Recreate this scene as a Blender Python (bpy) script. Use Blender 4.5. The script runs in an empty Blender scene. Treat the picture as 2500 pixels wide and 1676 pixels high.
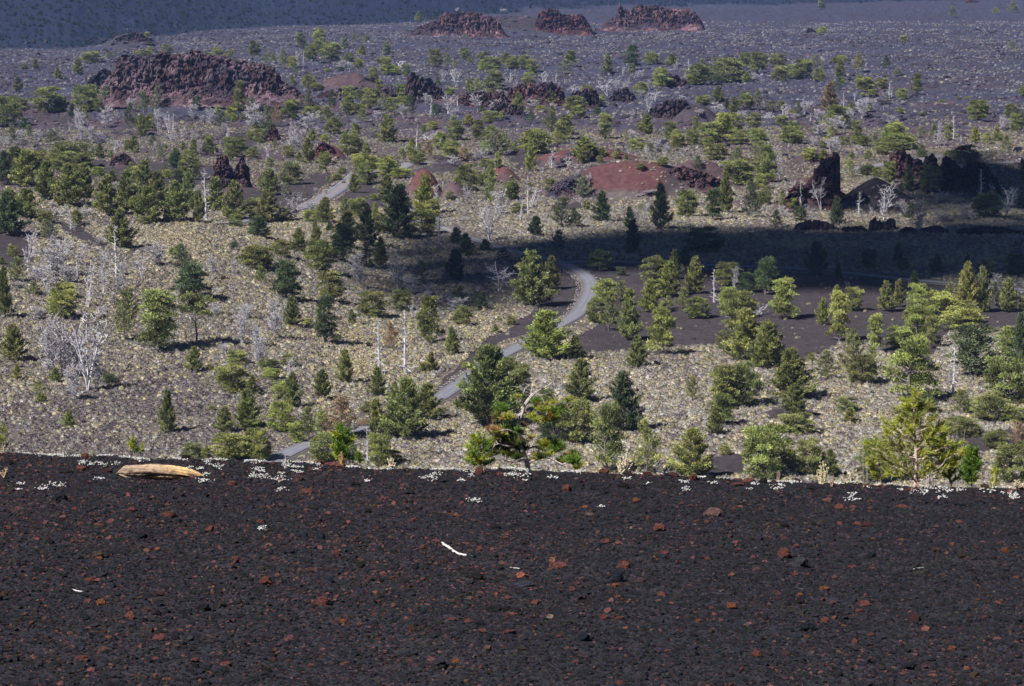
import bpy, math, random, re
import numpy as np
from mathutils import Vector, Matrix
SC = bpy.context.scene
# ---------------------------------------------------------------- camera
F = 7000.0; CX, CY = 1250.0, 838.0; H = 90.0
PITCH = math.radians(8.27)
cd = bpy.data.cameras.new('camera'); cam = bpy.data.objects.new('camera', cd)
SC.collection.objects.link(cam); SC.camera = cam
cd.sensor_width = 36.0; cd.lens = 36.0 * F / 2500.0; cd.clip_start = 0.5; cd.clip_end = 60000.0
cam.location = (0, 0, H); cam.rotation_euler = (math.radians(90) - PITCH, 0, 0)
# ---------------------------------------------------------------- sky, sun, exposure
SUN_EL = math.radians(47); SUN_AZ = math.atan2(-0.80, -0.60)      # the sun stands to the left, a little behind the camera
L = np.array([math.cos(SUN_EL) * math.sin(SUN_AZ), math.cos(SUN_EL) * math.cos(SUN_AZ), math.sin(SUN_EL)])
world = bpy.data.worlds.new("World"); SC.world = world; world.use_nodes = True
nt = world.node_tree; bg = nt.nodes['Background']
sky = nt.nodes.new('ShaderNodeTexSky'); sky.sky_type = 'NISHITA'; sky.sun_disc = False
sky.sun_elevation = SUN_EL; sky.sun_rotation = SUN_AZ; sky.altitude = 1800; sky.air_density = 0.5; sky.dust_density = 0.1; sky.ozone_density = 2.5
nt.links.new(sky.outputs[0], bg.inputs[0]); bg.inputs[1].default_value = 0.05
sl = bpy.data.lights.new('sun', 'SUN'); sl.energy = 5.0; sl.angle = math.radians(0.5); sl.color = (1.0, 0.955, 0.90)
sun = bpy.data.objects.new('sun', sl); SC.collection.objects.link(sun)
sun.rotation_euler = Vector(L).to_track_quat('Z', 'Y').to_euler(); sun.location = (-200, -150, 400)
SC.view_settings.view_transform = 'Standard'; SC.view_settings.look = 'None'
SC.view_settings.exposure = 0.55; SC.view_settings.gamma = 1.0
SC.cycles.max_bounces = 5; SC.cycles.diffuse_bounces = 2; SC.cycles.glossy_bounces = 1
SC.cycles.transmission_bounces = 2; SC.cycles.volume_bounces = 0; SC.cycles.transparent_max_bounces = 4
HAZE = 0.00004
# ---------------------------------------------------------------- helpers
sp_, cp_ = math.sin(PITCH), math.cos(PITCH)
def ray(u, v):
    a = (np.asarray(u, float) - CX) / F; b = (np.asarray(v, float) - CY) / F
    return a, cp_ - b * sp_, -sp_ - b * cp_
def proj(x, y, z):
    zz = z - H; w = y * cp_ - zz * sp_; up = y * sp_ + zz * cp_
    return CX + F * x / w, CY - F * up / w
def at_dist(u, v, Y):
    dx, dy, dz = ray(u, v); t = Y / dy
    return np.array([dx * t, dy * t, H + dz * t])
def _hash(ix, iy, seed):
    n = (ix.astype(np.int64) * 374761393 + iy.astype(np.int64) * 668265263 + seed * 974634777) & 0x7fffffff
    n = ((n ^ (n >> 13)) * 1274126177) & 0x7fffffff
    return ((n ^ (n >> 16)) & 0xffff) / 65535.0
def vnoise(x, y, seed=0):
    x = np.asarray(x, float); y = np.asarray(y, float)
    ix = np.floor(x).astype(np.int64); iy = np.floor(y).astype(np.int64); fx = x - ix; fy = y - iy
    fx = fx * fx * (3 - 2 * fx); fy = fy * fy * (3 - 2 * fy)
    a = _hash(ix, iy, seed); b = _hash(ix + 1, iy, seed); c = _hash(ix, iy + 1, seed); d = _hash(ix + 1, iy + 1, seed)
    return (a + (b - a) * fx) * (1 - fy) + (c + (d - c) * fx) * fy
def fbm(x, y, oct=4, seed=0):
    s = 0; a = 1; t = 0
    for k in range(oct):
        s = s + a * (vnoise(x * 2 ** k, y * 2 ** k, seed + k) - .5) * 2; t += a; a *= .5
    return s / t
def sstep(a, b, x):
    t = np.clip((x - a) / (b - a), 0, 1); return t * t * (3 - 2 * t)
def tag(o, label=None, cat=None, group=None, kind=None):
    if label: o['label'] = label
    if cat: o['category'] = cat
    if group: o['group'] = group
    if kind: o['kind'] = kind
    return o
def link(o, parent=None):
    SC.collection.objects.link(o)
    if parent is not None: o.parent = parent
    return o
def empty(name, loc, rz=0.0):
    o = bpy.data.objects.new(name, None); o.empty_display_size = .2; link(o)
    o.location = loc; o.rotation_euler = (0, 0, rz); return o
def mk_mesh(name, V, Fq, mats, col=None, smooth=False, mi=None, colname='tone'):
    """V (n,3); Fq: list of (k,m) int arrays of faces with m corners each"""
    me = bpy.data.meshes.new(name); V = np.asarray(V, np.float32)
    Fq = [np.asarray(f, np.int32) for f in Fq if len(f)]
    nl = sum(f.size for f in Fq); nf = sum(len(f) for f in Fq)
    me.vertices.add(len(V)); me.vertices.foreach_set('co', V.ravel())
    me.loops.add(nl); me.loops.foreach_set('vertex_index', np.concatenate([f.ravel() for f in Fq]))
    me.polygons.add(nf); st = []; n = 0
    for f in Fq:
        st.append(n + np.arange(len(f)) * f.shape[1]); n += f.size
    me.polygons.foreach_set('loop_start', np.concatenate(st).astype(np.int32))
    if mi is not None: me.polygons.foreach_set('material_index', np.asarray(mi, np.int32))
    me.polygons.foreach_set('use_smooth', np.full(nf, smooth))
    for m in (mats if isinstance(mats, (list, tuple)) else [mats]): me.materials.append(m)
    if col is not None:
        col = np.asarray(col, np.float32)
        if col.ndim == 1: col = np.repeat(col[:, None], 3, 1)
        c4 = np.ones((len(V), 4), np.float32); c4[:, :3] = col
        a = me.attributes.new(colname, 'FLOAT_COLOR', 'POINT'); a.data.foreach_set('color', c4.ravel())
    me.update(calc_edges=True); me.validate(); return me
class MB:
    def __init__(s): s.V = []; s.T = []; s.Q = []; s.C = []; s.n = 0
    def add(s, V, T=None, Q=None, c=1.0):
        V = np.asarray(V, float)
        if T is not None and len(T): s.T.append(np.asarray(T) + s.n)
        if Q is not None and len(Q): s.Q.append(np.asarray(Q) + s.n)
        c = np.asarray(c, float)
        if c.ndim == 0: c = np.full((len(V), 3), float(c))
        elif c.ndim == 1 and len(c) == 3 and len(V) != 3: c = np.tile(c, (len(V), 1))
        elif c.ndim == 1: c = np.repeat(c[:, None], 3, 1)
        s.V.append(V); s.C.append(c); s.n += len(V)
    def tube(s, P, R, k=5, c=1.0, cap=True):
        P = np.asarray(P, float); R = np.asarray(R, float) * np.ones(len(P)); n = len(P)
        d = np.gradient(P, axis=0); d /= np.linalg.norm(d, axis=1)[:, None] + 1e-9
        ref = np.array([0.31, 0.95, 0.05]) if abs(d[0][2]) > .7 else np.array([0.05, 0.1, 1.0])
        a = np.cross(d, ref); a /= np.linalg.norm(a, axis=1)[:, None] + 1e-9; b = np.cross(d, a)
        th = np.arange(k) * 2 * math.pi / k
        V = (P[:, None] + R[:, None, None] * (np.cos(th)[None, :, None] * a[:, None] + np.sin(th)[None, :, None] * b[:, None])).reshape(-1, 3)
        i = np.arange(n - 1)[:, None] * k; j = np.arange(k)[None, :]; j2 = (j + 1) % k
        Q = np.stack([i + j, i + j2, i + k + j2, i + k + j], -1).reshape(-1, 4)
        T = []
        if cap: T = [[(n - 1) * k, (n - 1) * k + m, (n - 1) * k + m + 1] for m in range(1, k - 1)]
        s.add(V, T, Q, c)
    def box(s, c0, c1, c=1.0):
        x0, y0, z0 = c0; x1, y1, z1 = c1
        V = [(x, y, z) for z in (z0, z1) for y in (y0, y1) for x in (x0, x1)]
        s.add(V, None, [[0, 2, 3, 1], [4, 5, 7, 6], [0, 1, 5, 4], [2, 6, 7, 3], [0, 4, 6, 2], [1, 3, 7, 5]], c)
    def mesh(s, name, mats, smooth=False):
        return mk_mesh(name, np.concatenate(s.V), [np.concatenate(x) for x in (s.T, s.Q) if x], mats, np.concatenate(s.C), smooth)
    def obj(s, name, mats, parent=None, smooth=False):
        return link(bpy.data.objects.new(name, s.mesh(name, mats, smooth)), parent)
def ico(sub):
    import bmesh
    bm = bmesh.new(); bmesh.ops.create_icosphere(bm, subdivisions=sub, radius=1)
    V = np.array([v.co[:] for v in bm.verts]); T = np.array([[v.index for v in f.verts] for f in bm.faces]); bm.free(); return V, T
ICO = {k: ico(k) for k in (1, 2, 3, 4)}
# ---------------------------------------------------------------- materials
def mat(name, base=(.5, .5, .5), rough=.9, attr='tone', objcol=False, noise=None, bump=None, spec=.2, trans=0.0, inst=False, tint=None, metal=0.0):
    """noise: (scale, low, high) multiplies the base; bump: (scale, distance, detail); tint: (scale, colour, threshold, softness)"""
    m = bpy.data.materials.new(name); m.use_nodes = True; t = m.node_tree; N = t.nodes; K = t.links
    p = N['Principled BSDF']; p.inputs['Roughness'].default_value = rough
    p.inputs['Specular IOR Level'].default_value = spec; p.inputs['Metallic'].default_value = metal
    c = N.new('ShaderNodeRGB'); c.outputs[0].default_value = (*base, 1); out = c.outputs[0]
    def mul(a, b):
        x = N.new('ShaderNodeMix'); x.data_type = 'RGBA'; x.blend_type = 'MULTIPLY'; x.inputs[0].default_value = 1
        K.new(a, x.inputs[6]); K.new(b, x.inputs[7]); return x.outputs[2]
    tc = N.new('ShaderNodeTexCoord')
    if attr:
        a = N.new('ShaderNodeAttribute'); a.attribute_name = attr
        if inst: a.attribute_type = 'INSTANCER'
        out = mul(out, a.outputs['Color'])
    if objcol:
        oi = N.new('ShaderNodeObjectInfo'); out = mul(out, oi.outputs['Color'])
    if tint:
        n = N.new('ShaderNodeTexNoise'); n.inputs['Scale'].default_value = tint[0]; n.inputs['Detail'].default_value = 4
        K.new(tc.outputs['Object'], n.inputs['Vector'])
        r = N.new('ShaderNodeMapRange'); r.inputs[1].default_value = tint[2] - tint[3]; r.inputs[2].default_value = tint[2] + tint[3]
        K.new(n.outputs[0], r.inputs[0])
        x = N.new('ShaderNodeMix'); x.data_type = 'RGBA'; K.new(r.outputs[0], x.inputs[0]); K.new(out, x.inputs[6]); x.inputs[7].default_value = (*tint[1], 1)
        out = x.outputs[2]
    for nz in ([noise] if noise and not isinstance(noise[0], tuple) else (noise or [])):
        n = N.new('ShaderNodeTexNoise'); n.inputs['Scale'].default_value = nz[0]; n.inputs['Detail'].default_value = 5; n.inputs['Roughness'].default_value = .65
        K.new(tc.outputs['Object'], n.inputs['Vector'])
        r = N.new('ShaderNodeMapRange'); r.inputs[1].default_value = .32; r.inputs[2].default_value = .68; r.inputs[3].default_value = nz[1]; r.inputs[4].default_value = nz[2]
        K.new(n.outputs[0], r.inputs[0]); out = mul(out, r.outputs[0])
    K.new(out, p.inputs['Base Color'])
    if bump:
        n = N.new('ShaderNodeTexNoise'); n.inputs['Scale'].default_value = bump[0]; n.inputs['Detail'].default_value = bump[2]; n.inputs['Roughness'].default_value = .7
        K.new(tc.outputs['Object'], n.inputs['Vector'])
        b = N.new('ShaderNodeBump'); b.inputs['Strength'].default_value = 1.0; b.inputs['Distance'].default_value = bump[1]
        K.new(n.outputs[0], b.inputs['Height']); K.new(b.outputs[0], p.inputs['Normal'])
    if trans:
        tr = N.new('ShaderNodeBsdfTranslucent'); K.new(out, tr.inputs[0]); ms = N.new('ShaderNodeMixShader'); ms.inputs[0].default_value = trans
        K.new(p.outputs[0], ms.inputs[1]); K.new(tr.outputs[0], ms.inputs[2]); K.new(ms.outputs[0], N['Material Output'].inputs[0])
    return m
def scatter(name, P, scl, rot, col, protos, label_kind='stuff', idx=None):
    """uncountable ground cover: one point mesh, copies laid on it by a node modifier"""
    me = bpy.data.meshes.new(name); me.vertices.add(len(P)); me.vertices.foreach_set('co', np.asarray(P, np.float32).ravel())
    c4 = np.ones((len(P), 4), np.float32); c4[:, :3] = col
    me.attributes.new('col', 'FLOAT_COLOR', 'POINT').data.foreach_set('color', c4.ravel())
    me.attributes.new('scl', 'FLOAT_VECTOR', 'POINT').data.foreach_set('vector', np.asarray(scl, np.float32).ravel())
    me.attributes.new('rot', 'FLOAT_VECTOR', 'POINT').data.foreach_set('vector', np.asarray(rot, np.float32).ravel())
    if idx is None: idx = np.random.RandomState(5).randint(0, len(protos), len(P))
    me.attributes.new('idx', 'INT', 'POINT').data.foreach_set('value', np.asarray(idx, np.int32))
    o = link(bpy.data.objects.new(name, me)); o['kind'] = label_kind
    g = bpy.data.node_groups.new(name, 'GeometryNodeTree')
    g.interface.new_socket('Geometry', in_out='INPUT', socket_type='NodeSocketGeometry'); g.interface.new_socket('Geometry', in_out='OUTPUT', socket_type='NodeSocketGeometry')
    gi = g.nodes.new('NodeGroupInput'); go = g.nodes.new('NodeGroupOutput'); ip = g.nodes.new('GeometryNodeInstanceOnPoints')
    jn = g.nodes.new('GeometryNodeJoinGeometry')
    for pm in reversed(protos):
        po = bpy.data.objects.new(name, pm); oi = g.nodes.new('GeometryNodeObjectInfo'); oi.inputs['Object'].default_value = po
        g2 = g.nodes.new('GeometryNodeGeometryToInstance')
        g.links.new(oi.outputs['Geometry'], g2.inputs[0]); g.links.new(g2.outputs[0], jn.inputs[0])
    g.links.new(gi.outputs[0], ip.inputs['Points']); g.links.new(jn.outputs[0], ip.inputs['Instance'])
    ip.inputs['Pick Instance'].default_value = True
    def na(n, ty):
        a = g.nodes.new('GeometryNodeInputNamedAttribute'); a.data_type = ty; a.inputs['Name'].default_value = n; return a.outputs['Attribute']
    g.links.new(na('idx', 'INT'), ip.inputs['Instance Index']); g.links.new(na('scl', 'FLOAT_VECTOR'), ip.inputs['Scale'])
    rt = g.nodes.new('FunctionNodeEulerToRotation'); g.links.new(na('rot', 'FLOAT_VECTOR'), rt.inputs[0]); g.links.new(rt.outputs[0], ip.inputs['Rotation'])
    g.links.new(ip.outputs[0], go.inputs[0]); m = o.modifiers.new('scatter', 'NODES'); m.node_group = g
    return o
# ---------------------------------------------------------------- terrain
def pip(u, v, poly):
    inside = np.zeros(np.shape(u), bool); n = len(poly)
    for i in range(n):
        x0, y0 = poly[i]; x1, y1 = poly[(i + 1) % n]
        if y0 == y1: continue
        c = ((y0 > v) != (y1 > v)) & (u < (x1 - x0) * (v - y0) / (y1 - y0) + x0)
        inside ^= c
    return inside
def Yflat(v):                                                        # distance of the flat plain under picture row v
    dx, dy, dz = ray(CX, v); return -H / dz * dy
def flat(u, v):
    Y = Yflat(v); return (u - CX) / F * Y / (cp_ - (v - CY) / F * sp_), Y
def left_hill(x, y):
    u = CX + F * x / y
    hc = np.interp(u, [-900, 0, 250, 450, 620, 760, 860, 960], [21, 17.5, 16.0, 13.5, 10.0, 6.0, 2.5, 0])
    yc = 765 + 25 * np.sin(u / 130.0)
    return hc * np.where(y < yc, np.clip((y - 470) / (yc - 470), 0, 1) ** 1.15, 1 - sstep(0, 95, y - yc))
# smooth cinder mounds: u0, u1, base row, height in px, sharpness, colour key
MOUNDS = [(1290, 1580, 397, 34, 1, 'R'), (1310, 1790, 484, 78, 1, 'RB'), (1610, 1810, 440, 40, 1, 'P'), (985, 1085, 482, 66, 1, 'R'),
          (1068, 1150, 492, 46, 1, 'P'), (1185, 1270, 442, 40, 1, 'R'), (1000, 1180, 425, 22, 1, 'K'), (2045, 2240, 505, 72, 2, 'K'),
          (1822, 1902, 63, 36, 1, 'R'), (240, 395, 117, 34, 1, 'K'), (300, 365, 86, 20, 2, 'P'), (980, 1500, 88, 40, 1, 'KK'),
          (745, 960, 228, 40, 1, 'P'), (820, 905, 205, 24, 1, 'P'), (745, 850, 398, 40, 1, 'R'), (255, 335, 408, 34, 1, 'P'),
          (1640, 1760, 300, 42, 1, 'K'), (180, 720, 268, 60, 1, 'P'), (1450, 1730, 76, 22, 1, 'P'), (1880, 2060, 515, 40, 1, 'P'), (2150, 2460, 480, 34, 1, 'K'),
          (900, 1010, 428, 18, 1, 'K'), (1000, 1400, 262, 22, 1, 'P'), (480, 640, 470, 22, 1, 'P'), (1930, 2060, 405, 30, 1, 'P')]
MC = []
for (u0, u1, vb, hp, sh, ck) in MOUNDS:
    x0, y0 = flat(u0, vb); x1, _ = flat(u1, vb); rx = (x1 - x0) / 2; ry = rx * .62
    hm = hp * y0 / F * 1.05; MC.append(((x0 + x1) / 2, y0 + ry * .8, rx * 1.08, ry, hm, sh, ck))
def mounds(x, y):
    h = np.zeros(np.shape(x)); which = np.full(np.shape(x), -1); best = np.zeros(np.shape(x))
    for i, (cx, cy, rx, ry, hm, sh, ck) in enumerate(MC):
        r = np.sqrt(((x - cx) / rx) ** 2 + ((y - cy) / ry) ** 2)
        if sh == 2: f = np.clip(1 - r, 0, 1) ** .95
        else: f = np.clip(1 - r * r, 0, 1) ** 1.35
        f = hm * f; m = f > best; best = np.where(m, f, best); which = np.where(m & (f > .12 * hm), i, which)
    return best, which
# roads: picture points of the centre line -> plain; third number is width in metres
ROADS = {
 'upper': (5.6, [(560, 548), (640, 530), (700, 517), (745, 505), (790, 487), (830, 461), (853, 443), (868, 430), (884, 421), (912, 414), (950, 408), (1000, 401), (1060, 398)]),
 'main': (3.5, [(560, 1190), (640, 1145), (720, 1100), (790, 1075), (885, 1045), (965, 1010), (1030, 992), (1070, 975), (1118, 942), (1165, 907), (1215, 876), (1262, 851), (1310, 826), (1362, 797), (1398, 777), (1419, 757), (1435, 730), (1442, 708), (1440, 690), (1425, 672), (1400, 657), (1365, 643), (1325, 631), (1280, 622), (1235, 610), (1190, 597), (1140, 581), (1095, 563), (1055, 550), (1020, 543), (960, 535)]),
 'branch': (3.6, [(1372, 645), (1420, 640), (1500, 641), (1600, 644), (1750, 650), (1900, 656), (2000, 662), (2120, 674), (2240, 687), (2330, 695), (2520, 712), (2700, 730)]),
 'far': (6.5, [(2040, 425), (2100, 413), (2130, 407), (2190, 399), (2260, 389), (2340, 378), (2400, 373), (2470, 370), (2560, 366), (2700, 362)]),
 'side': (5.6, [(2340, 412), (2385, 404), (2440, 400), (2500, 396), (2600, 390)]),
}
def spline(P, step):
    P = np.asarray(P, float); out = []
    Q = np.vstack([2 * P[0] - P[1], P, 2 * P[-1] - P[-2]])
    for i in range(1, len(Q) - 2):
        n = max(2, int(np.linalg.norm(Q[i + 1] - Q[i]) / step)); t = np.linspace(0, 1, n, endpoint=False)[:, None]
        a, b, c, d = Q[i - 1], Q[i], Q[i + 1], Q[i + 2]
        out.append(.5 * ((2 * b) + (-a + c) * t + (2 * a - 5 * b + 4 * c - d) * t ** 2 + (-a + 3 * b - 3 * c + d) * t ** 3))
    return np.vstack(out + [P[-1:]])
def base_h(x, y):
    m, _ = mounds(x, y)
    h = left_hill(x, y) + m
    h = h + sstep(520, 900, y) * fbm(x / 70, y / 90, 3, 3) * 1.6
    return h
def to_ground(u, v, hf):
    """first hit of picture rays with height function hf(x, y)"""
    u = np.atleast_1d(np.asarray(u, float)); v = np.atleast_1d(np.asarray(v, float))
    dx, dy, dz = ray(u, v); Ys = 430 * (3700 / 430.0) ** (np.linspace(0, 1, 1500)) ; Ys = np.concatenate([[300, 350, 400], Ys])
    t = Ys[None, :] / dy[:, None]; X = dx[:, None] * t; Z = H + dz[:, None] * t
    Y = np.broadcast_to(Ys[None], X.shape)
    hit = Z <= hf(X, Y); i = np.where(hit.any(1), hit.argmax(1), len(Ys) - 1); i = np.maximum(i, 1); r = np.arange(len(u))
    a = Ys[i - 1]; b = Ys[i]
    for _ in range(12):
        m = (a + b) / 2; tt = m / dy; under = H + dz * tt <= hf(dx * tt, m); b = np.where(under, m, b); a = np.where(under, a, m)
    tt = b / dy; return np.stack([dx * tt, b, hf(dx * tt, b)], -1)
ROADW = {}
for k, (w, pts) in ROADS.items():
    P = to_ground([p[0] for p in pts], [p[1] for p in pts], base_h)
    ROADW[k] = (w, spline(P[:, :2], 2.0))
ALLR = np.vstack([r[1][::2] for r in ROADW.values()])
_w = np.concatenate([np.full(len(r[1][::2]), r[0]) for r in ROADW.values()])
def road_dist(x, y):
    """distance to the nearest road's edge, in metres (large when far away)"""
    sh = np.shape(x); x = np.ravel(x); y = np.ravel(y); d = np.full(len(x), 60.0)
    cell = 40.0; key = lambda a, b: (np.floor(a / cell).astype(int) + 500) * 4000 + np.floor(b / cell).astype(int)
    kr = key(ALLR[:, 0], ALLR[:, 1]); near = {}
    for i, q in enumerate(kr):
        for dx in (-1, 0, 1):
            for dy in (-1, 0, 1): near.setdefault(q + dx * 4000 + dy, []).append(i)
    kx = key(x, y); order = np.argsort(kx, kind='stable'); ks = kx[order]
    uk, st = np.unique(ks, return_index=True); en = np.append(st[1:], len(ks))
    for q, s, e in zip(uk, st, en):
        if q in near:
            ids = order[s:e]; R = ALLR[near[q]]; w = _w[near[q]]
            for c in range(0, len(ids), 20000):
                ii = ids[c:c + 20000]
                d[ii] = np.minimum(d[ii], (np.hypot(x[ii, None] - R[None, :, 0], y[ii, None] - R[None, :, 1]) - w[None] / 2).min(1))
    return d.reshape(sh)
Z_FAR = 40.0
def far_rise(x, y):                                                  # slope rising beyond the plain, with cloud shade painted into its dark colour
    u = CX + F * x / y
    line = np.interp(u, [-800, 0, 180, 320, 520, 620, 800, 980, 1240, 1500, 2000, 2600, 3400], [125, 119, 116, 96, 72, 66, 62, 52, 30, 14, 8, -6, -25])
    yl = Yflat(line + 6 * fbm(x / 60, y / 60, 3, 21))
    return y - yl
# smooth bare ground, in picture coordinates; laid on the ground below
CINDER = [[(1330, 645), (1375, 658), (1405, 672), (1420, 700), (1412, 735), (1395, 760), (1330, 795), (1250, 838), (1190, 872), (1120, 918), (1075, 955), (1050, 955), (1120, 890), (1175, 855), (1235, 800), (1290, 775), (1330, 745), (1338, 700)],
          [(1462, 735), (1452, 690), (1425, 662), (1430, 648), (1500, 648), (1600, 651), (1750, 657), (1900, 663), (2120, 681), (2330, 703), (2520, 722), (2520, 800), (2330, 812), (2280, 905), (2150, 850), (2060, 850), (1990, 905), (1960, 925), (1850, 830), (1760, 850), (1650, 850), (1560, 858), (1460, 872), (1385, 868), (1400, 815), (1480, 790), (1480, 720)],
          [(625, 470), (690, 455), (760, 430), (800, 420), (850, 405), (845, 425), (800, 460), (745, 492), (700, 508), (660, 512)],
          [(880, 440), (900, 425), (935, 455), (960, 470), (950, 500), (900, 520), (820, 515), (850, 475)],
          [(0, 575), (50, 580), (95, 605), (85, 640), (30, 655), (-40, 650), (-40, 575)], [(140, 540), (210, 560), (270, 590), (262, 605), (205, 590), (150, 560)],
          [(540, 325), (600, 322), (640, 340), (600, 375), (555, 360)], [(280, 315), (345, 315), (330, 330), (270, 325)], [(65, 275), (190, 278), (240, 290), (180, 300), (80, 292)],
          [(210, 398), (330, 402), (480, 410), (560, 402), (570, 440), (440, 452), (300, 440), (220, 430)], [(560, 452), (640, 462), (690, 490), (640, 505), (560, 490)], [(1060, 385), (1120, 390), (1160, 405), (1130, 430), (1070, 420)], [(1320, 280), (1390, 285), (1380, 310), (1330, 305)], [(1240, 355), (1330, 370), (1310, 400), (1250, 400)],
          [(1340, 490), (1430, 488), (1440, 505), (1350, 508)], [(240, 1040), (290, 1028), (310, 1038), (262, 1052)], [(1890, 1010), (1960, 995), (2010, 1015), (1990, 1040), (1920, 1030)],
          [(1720, 1110), (1800, 1100), (1830, 1150), (1740, 1160)], [(2300, 1070), (2520, 1040), (2520, 1080), (2350, 1110)]]
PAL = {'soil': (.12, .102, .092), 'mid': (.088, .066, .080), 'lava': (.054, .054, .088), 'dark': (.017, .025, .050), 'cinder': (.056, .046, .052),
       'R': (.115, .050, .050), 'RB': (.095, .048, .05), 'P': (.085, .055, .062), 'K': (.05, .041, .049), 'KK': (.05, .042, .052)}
scols = np.unique(np.concatenate([np.linspace(-.215, .215, 1000), np.linspace(-.9, -.215, 45), np.linspace(.215, .9, 45)]))
v_rows = np.arange(1200, -20, -1.5)
yrows = np.unique(np.concatenate([np.linspace(120, 455, 34), Yflat(v_rows), np.geomspace(4000, 26000, 30)]))
S, Y = np.meshgrid(scols, yrows); X = S * Y
D_RISE = far_rise(X, Y)
def zone(x, y):
    u = CX + F * x / y; v = proj(x, y, 0 * x)[1]
    j = 7 * fbm(x / 14, y / 22, 3, 40); j2 = 7 * fbm(x / 14, y / 22, 3, 44)
    return u + j * 1.6, v + j2
def final_h(X, Y, rd):
    m, which = mounds(X, Y); h = base_h(X, Y); k = sstep(0.5, 9, rd)
    rl = sstep(1050, 1350, Y)
    n1 = fbm(X / 7, Y / 9, 3, 60); n2 = fbm(X / 2.6, Y / 4, 2, 61)
    rough = (1 - .35 * (m > .3)) * (.35 + 1.5 * rl)
    h = h + k * rough * (n1 * .75 + n2 * .35)
    ridg = 1 - np.abs(fbm(X / 26, Y / 34, 3, 70)) * 2.2                # low lava ridges
    patch = sstep(.05, .35, fbm(X / 120, Y / 160, 2, 74)) * sstep(940, 1150, Y) * (1 - sstep(1500, 1900, Y))
    h = h + k * patch * np.clip(ridg, 0, 1) ** 2 * 3.2
    dr = far_rise(X, Y); up = np.clip(dr, 0, 420) * .085
    return h + up, m, which, dr
rd = road_dist(X, Y)
HZ, MM, WH, DR = final_h(X, Y, rd)
U, Vp = proj(X, Y, HZ); _, V0 = zone(X, Y)
jj = fbm(X / 12, Y / 20, 3, 40)
Uj = U + 26 * jj + 30 * fbm(X / 30, Y / 50, 2, 46); Vj = Vp + 12 * fbm(X / 9, Y / 20, 3, 44) + 14 * fbm(X / 30, Y / 60, 2, 47)
col = np.empty(X.shape + (3,)); col[:] = PAL['soil']
def blend(w, key, amt=1.0):
    w = np.clip(w * amt, 0, 1)[..., None]; col[:] = col * (1 - w) + np.array(PAL[key]) * w
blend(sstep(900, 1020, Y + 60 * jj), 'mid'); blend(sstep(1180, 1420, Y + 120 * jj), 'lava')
blend(sstep(-.1, .35, fbm(X / 16, Y / 24, 3, 57)) * sstep(1150, 1400, Y), 'KK', .55)
blend(sstep(.15, .45, fbm(X / 45, Y / 70, 3, 50)) * sstep(880, 1000, Y) * (1 - sstep(1500, 1800, Y)), 'P', .75)
blend(sstep(.3, .6, fbm(X / 38, Y / 50, 3, 53)) * sstep(880, 1000, Y) * (1 - sstep(1400, 1500, Y)), 'RB', .6)
CM = np.zeros(X.shape, bool)
for poly in CINDER:
    us = [p[0] for p in poly]; vs = [p[1] for p in poly]
    box_ = (Uj > min(us)) & (Uj < max(us)) & (Vj > min(vs)) & (Vj < max(vs))
    CM[box_] |= pip(Uj[box_], Vj[box_], poly)
blend(CM.astype(float), 'cinder')
for i, mc in enumerate(MC):
    w = (WH == i) * sstep(.08, .3, MM / mc[4] + .12 * jj); blend(w, 'K' if mc[6] == 'RB' else mc[6])
    if mc[6] == 'RB': blend(w * sstep(-.05, .3, fbm(X / 18, Y / 26, 2, 55) + .1), 'R', .8)
    if mc[6] == 'R': blend(w * sstep(.1, .4, fbm(X / 9, Y / 16, 2, 56)), 'RB', .7)
    if mc[6] == 'P': blend(w * sstep(.1, .4, fbm(X / 9, Y / 16, 2, 56)), 'K', .6)
blend(sstep(-30, 10, DR), 'dark')  # cloud shade and blue haze on the far slope, mixed into its colour
blend(1 - sstep(.2, 2.2, rd + jj), 'cinder', .8)
T_MAT = mat('ground_cinder', (1, 1, 1), .95, 'tone', noise=[(.55, .72, 1.3), (.07, .85, 1.15)], bump=(.8, .35, 6), spec=.1)
nr, nc = X.shape; idx = np.arange(nr * nc).reshape(nr, nc)
Q = np.stack([idx[:-1, :-1], idx[:-1, 1:], idx[1:, 1:], idx[1:, :-1]], -1).reshape(-1, 4)
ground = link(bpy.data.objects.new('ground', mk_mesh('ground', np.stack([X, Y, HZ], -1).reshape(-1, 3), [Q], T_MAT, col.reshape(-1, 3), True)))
ground['kind'] = 'structure'
def bil(A, x, y):
    s = np.clip(np.asarray(x) / y, scols[0], scols[-1] - 1e-6); y = np.clip(y, yrows[0], yrows[-1] - 1e-3)
    i = np.clip(np.searchsorted(scols, s, side='right') - 1, 0, len(scols) - 2); j = np.clip(np.searchsorted(yrows, y, side='right') - 1, 0, len(yrows) - 2)
    fx = (s - scols[i]) / (scols[i + 1] - scols[i]); fy = (y - yrows[j]) / (yrows[j + 1] - yrows[j])
    return (A[j, i] * (1 - fx) + A[j, i + 1] * fx) * (1 - fy) + (A[j + 1, i] * (1 - fx) + A[j + 1, i + 1] * fx) * fy
def gh(x, y): return bil(HZ, x, y)
def on_ground(u, v): return to_ground(u, v, gh)
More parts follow.
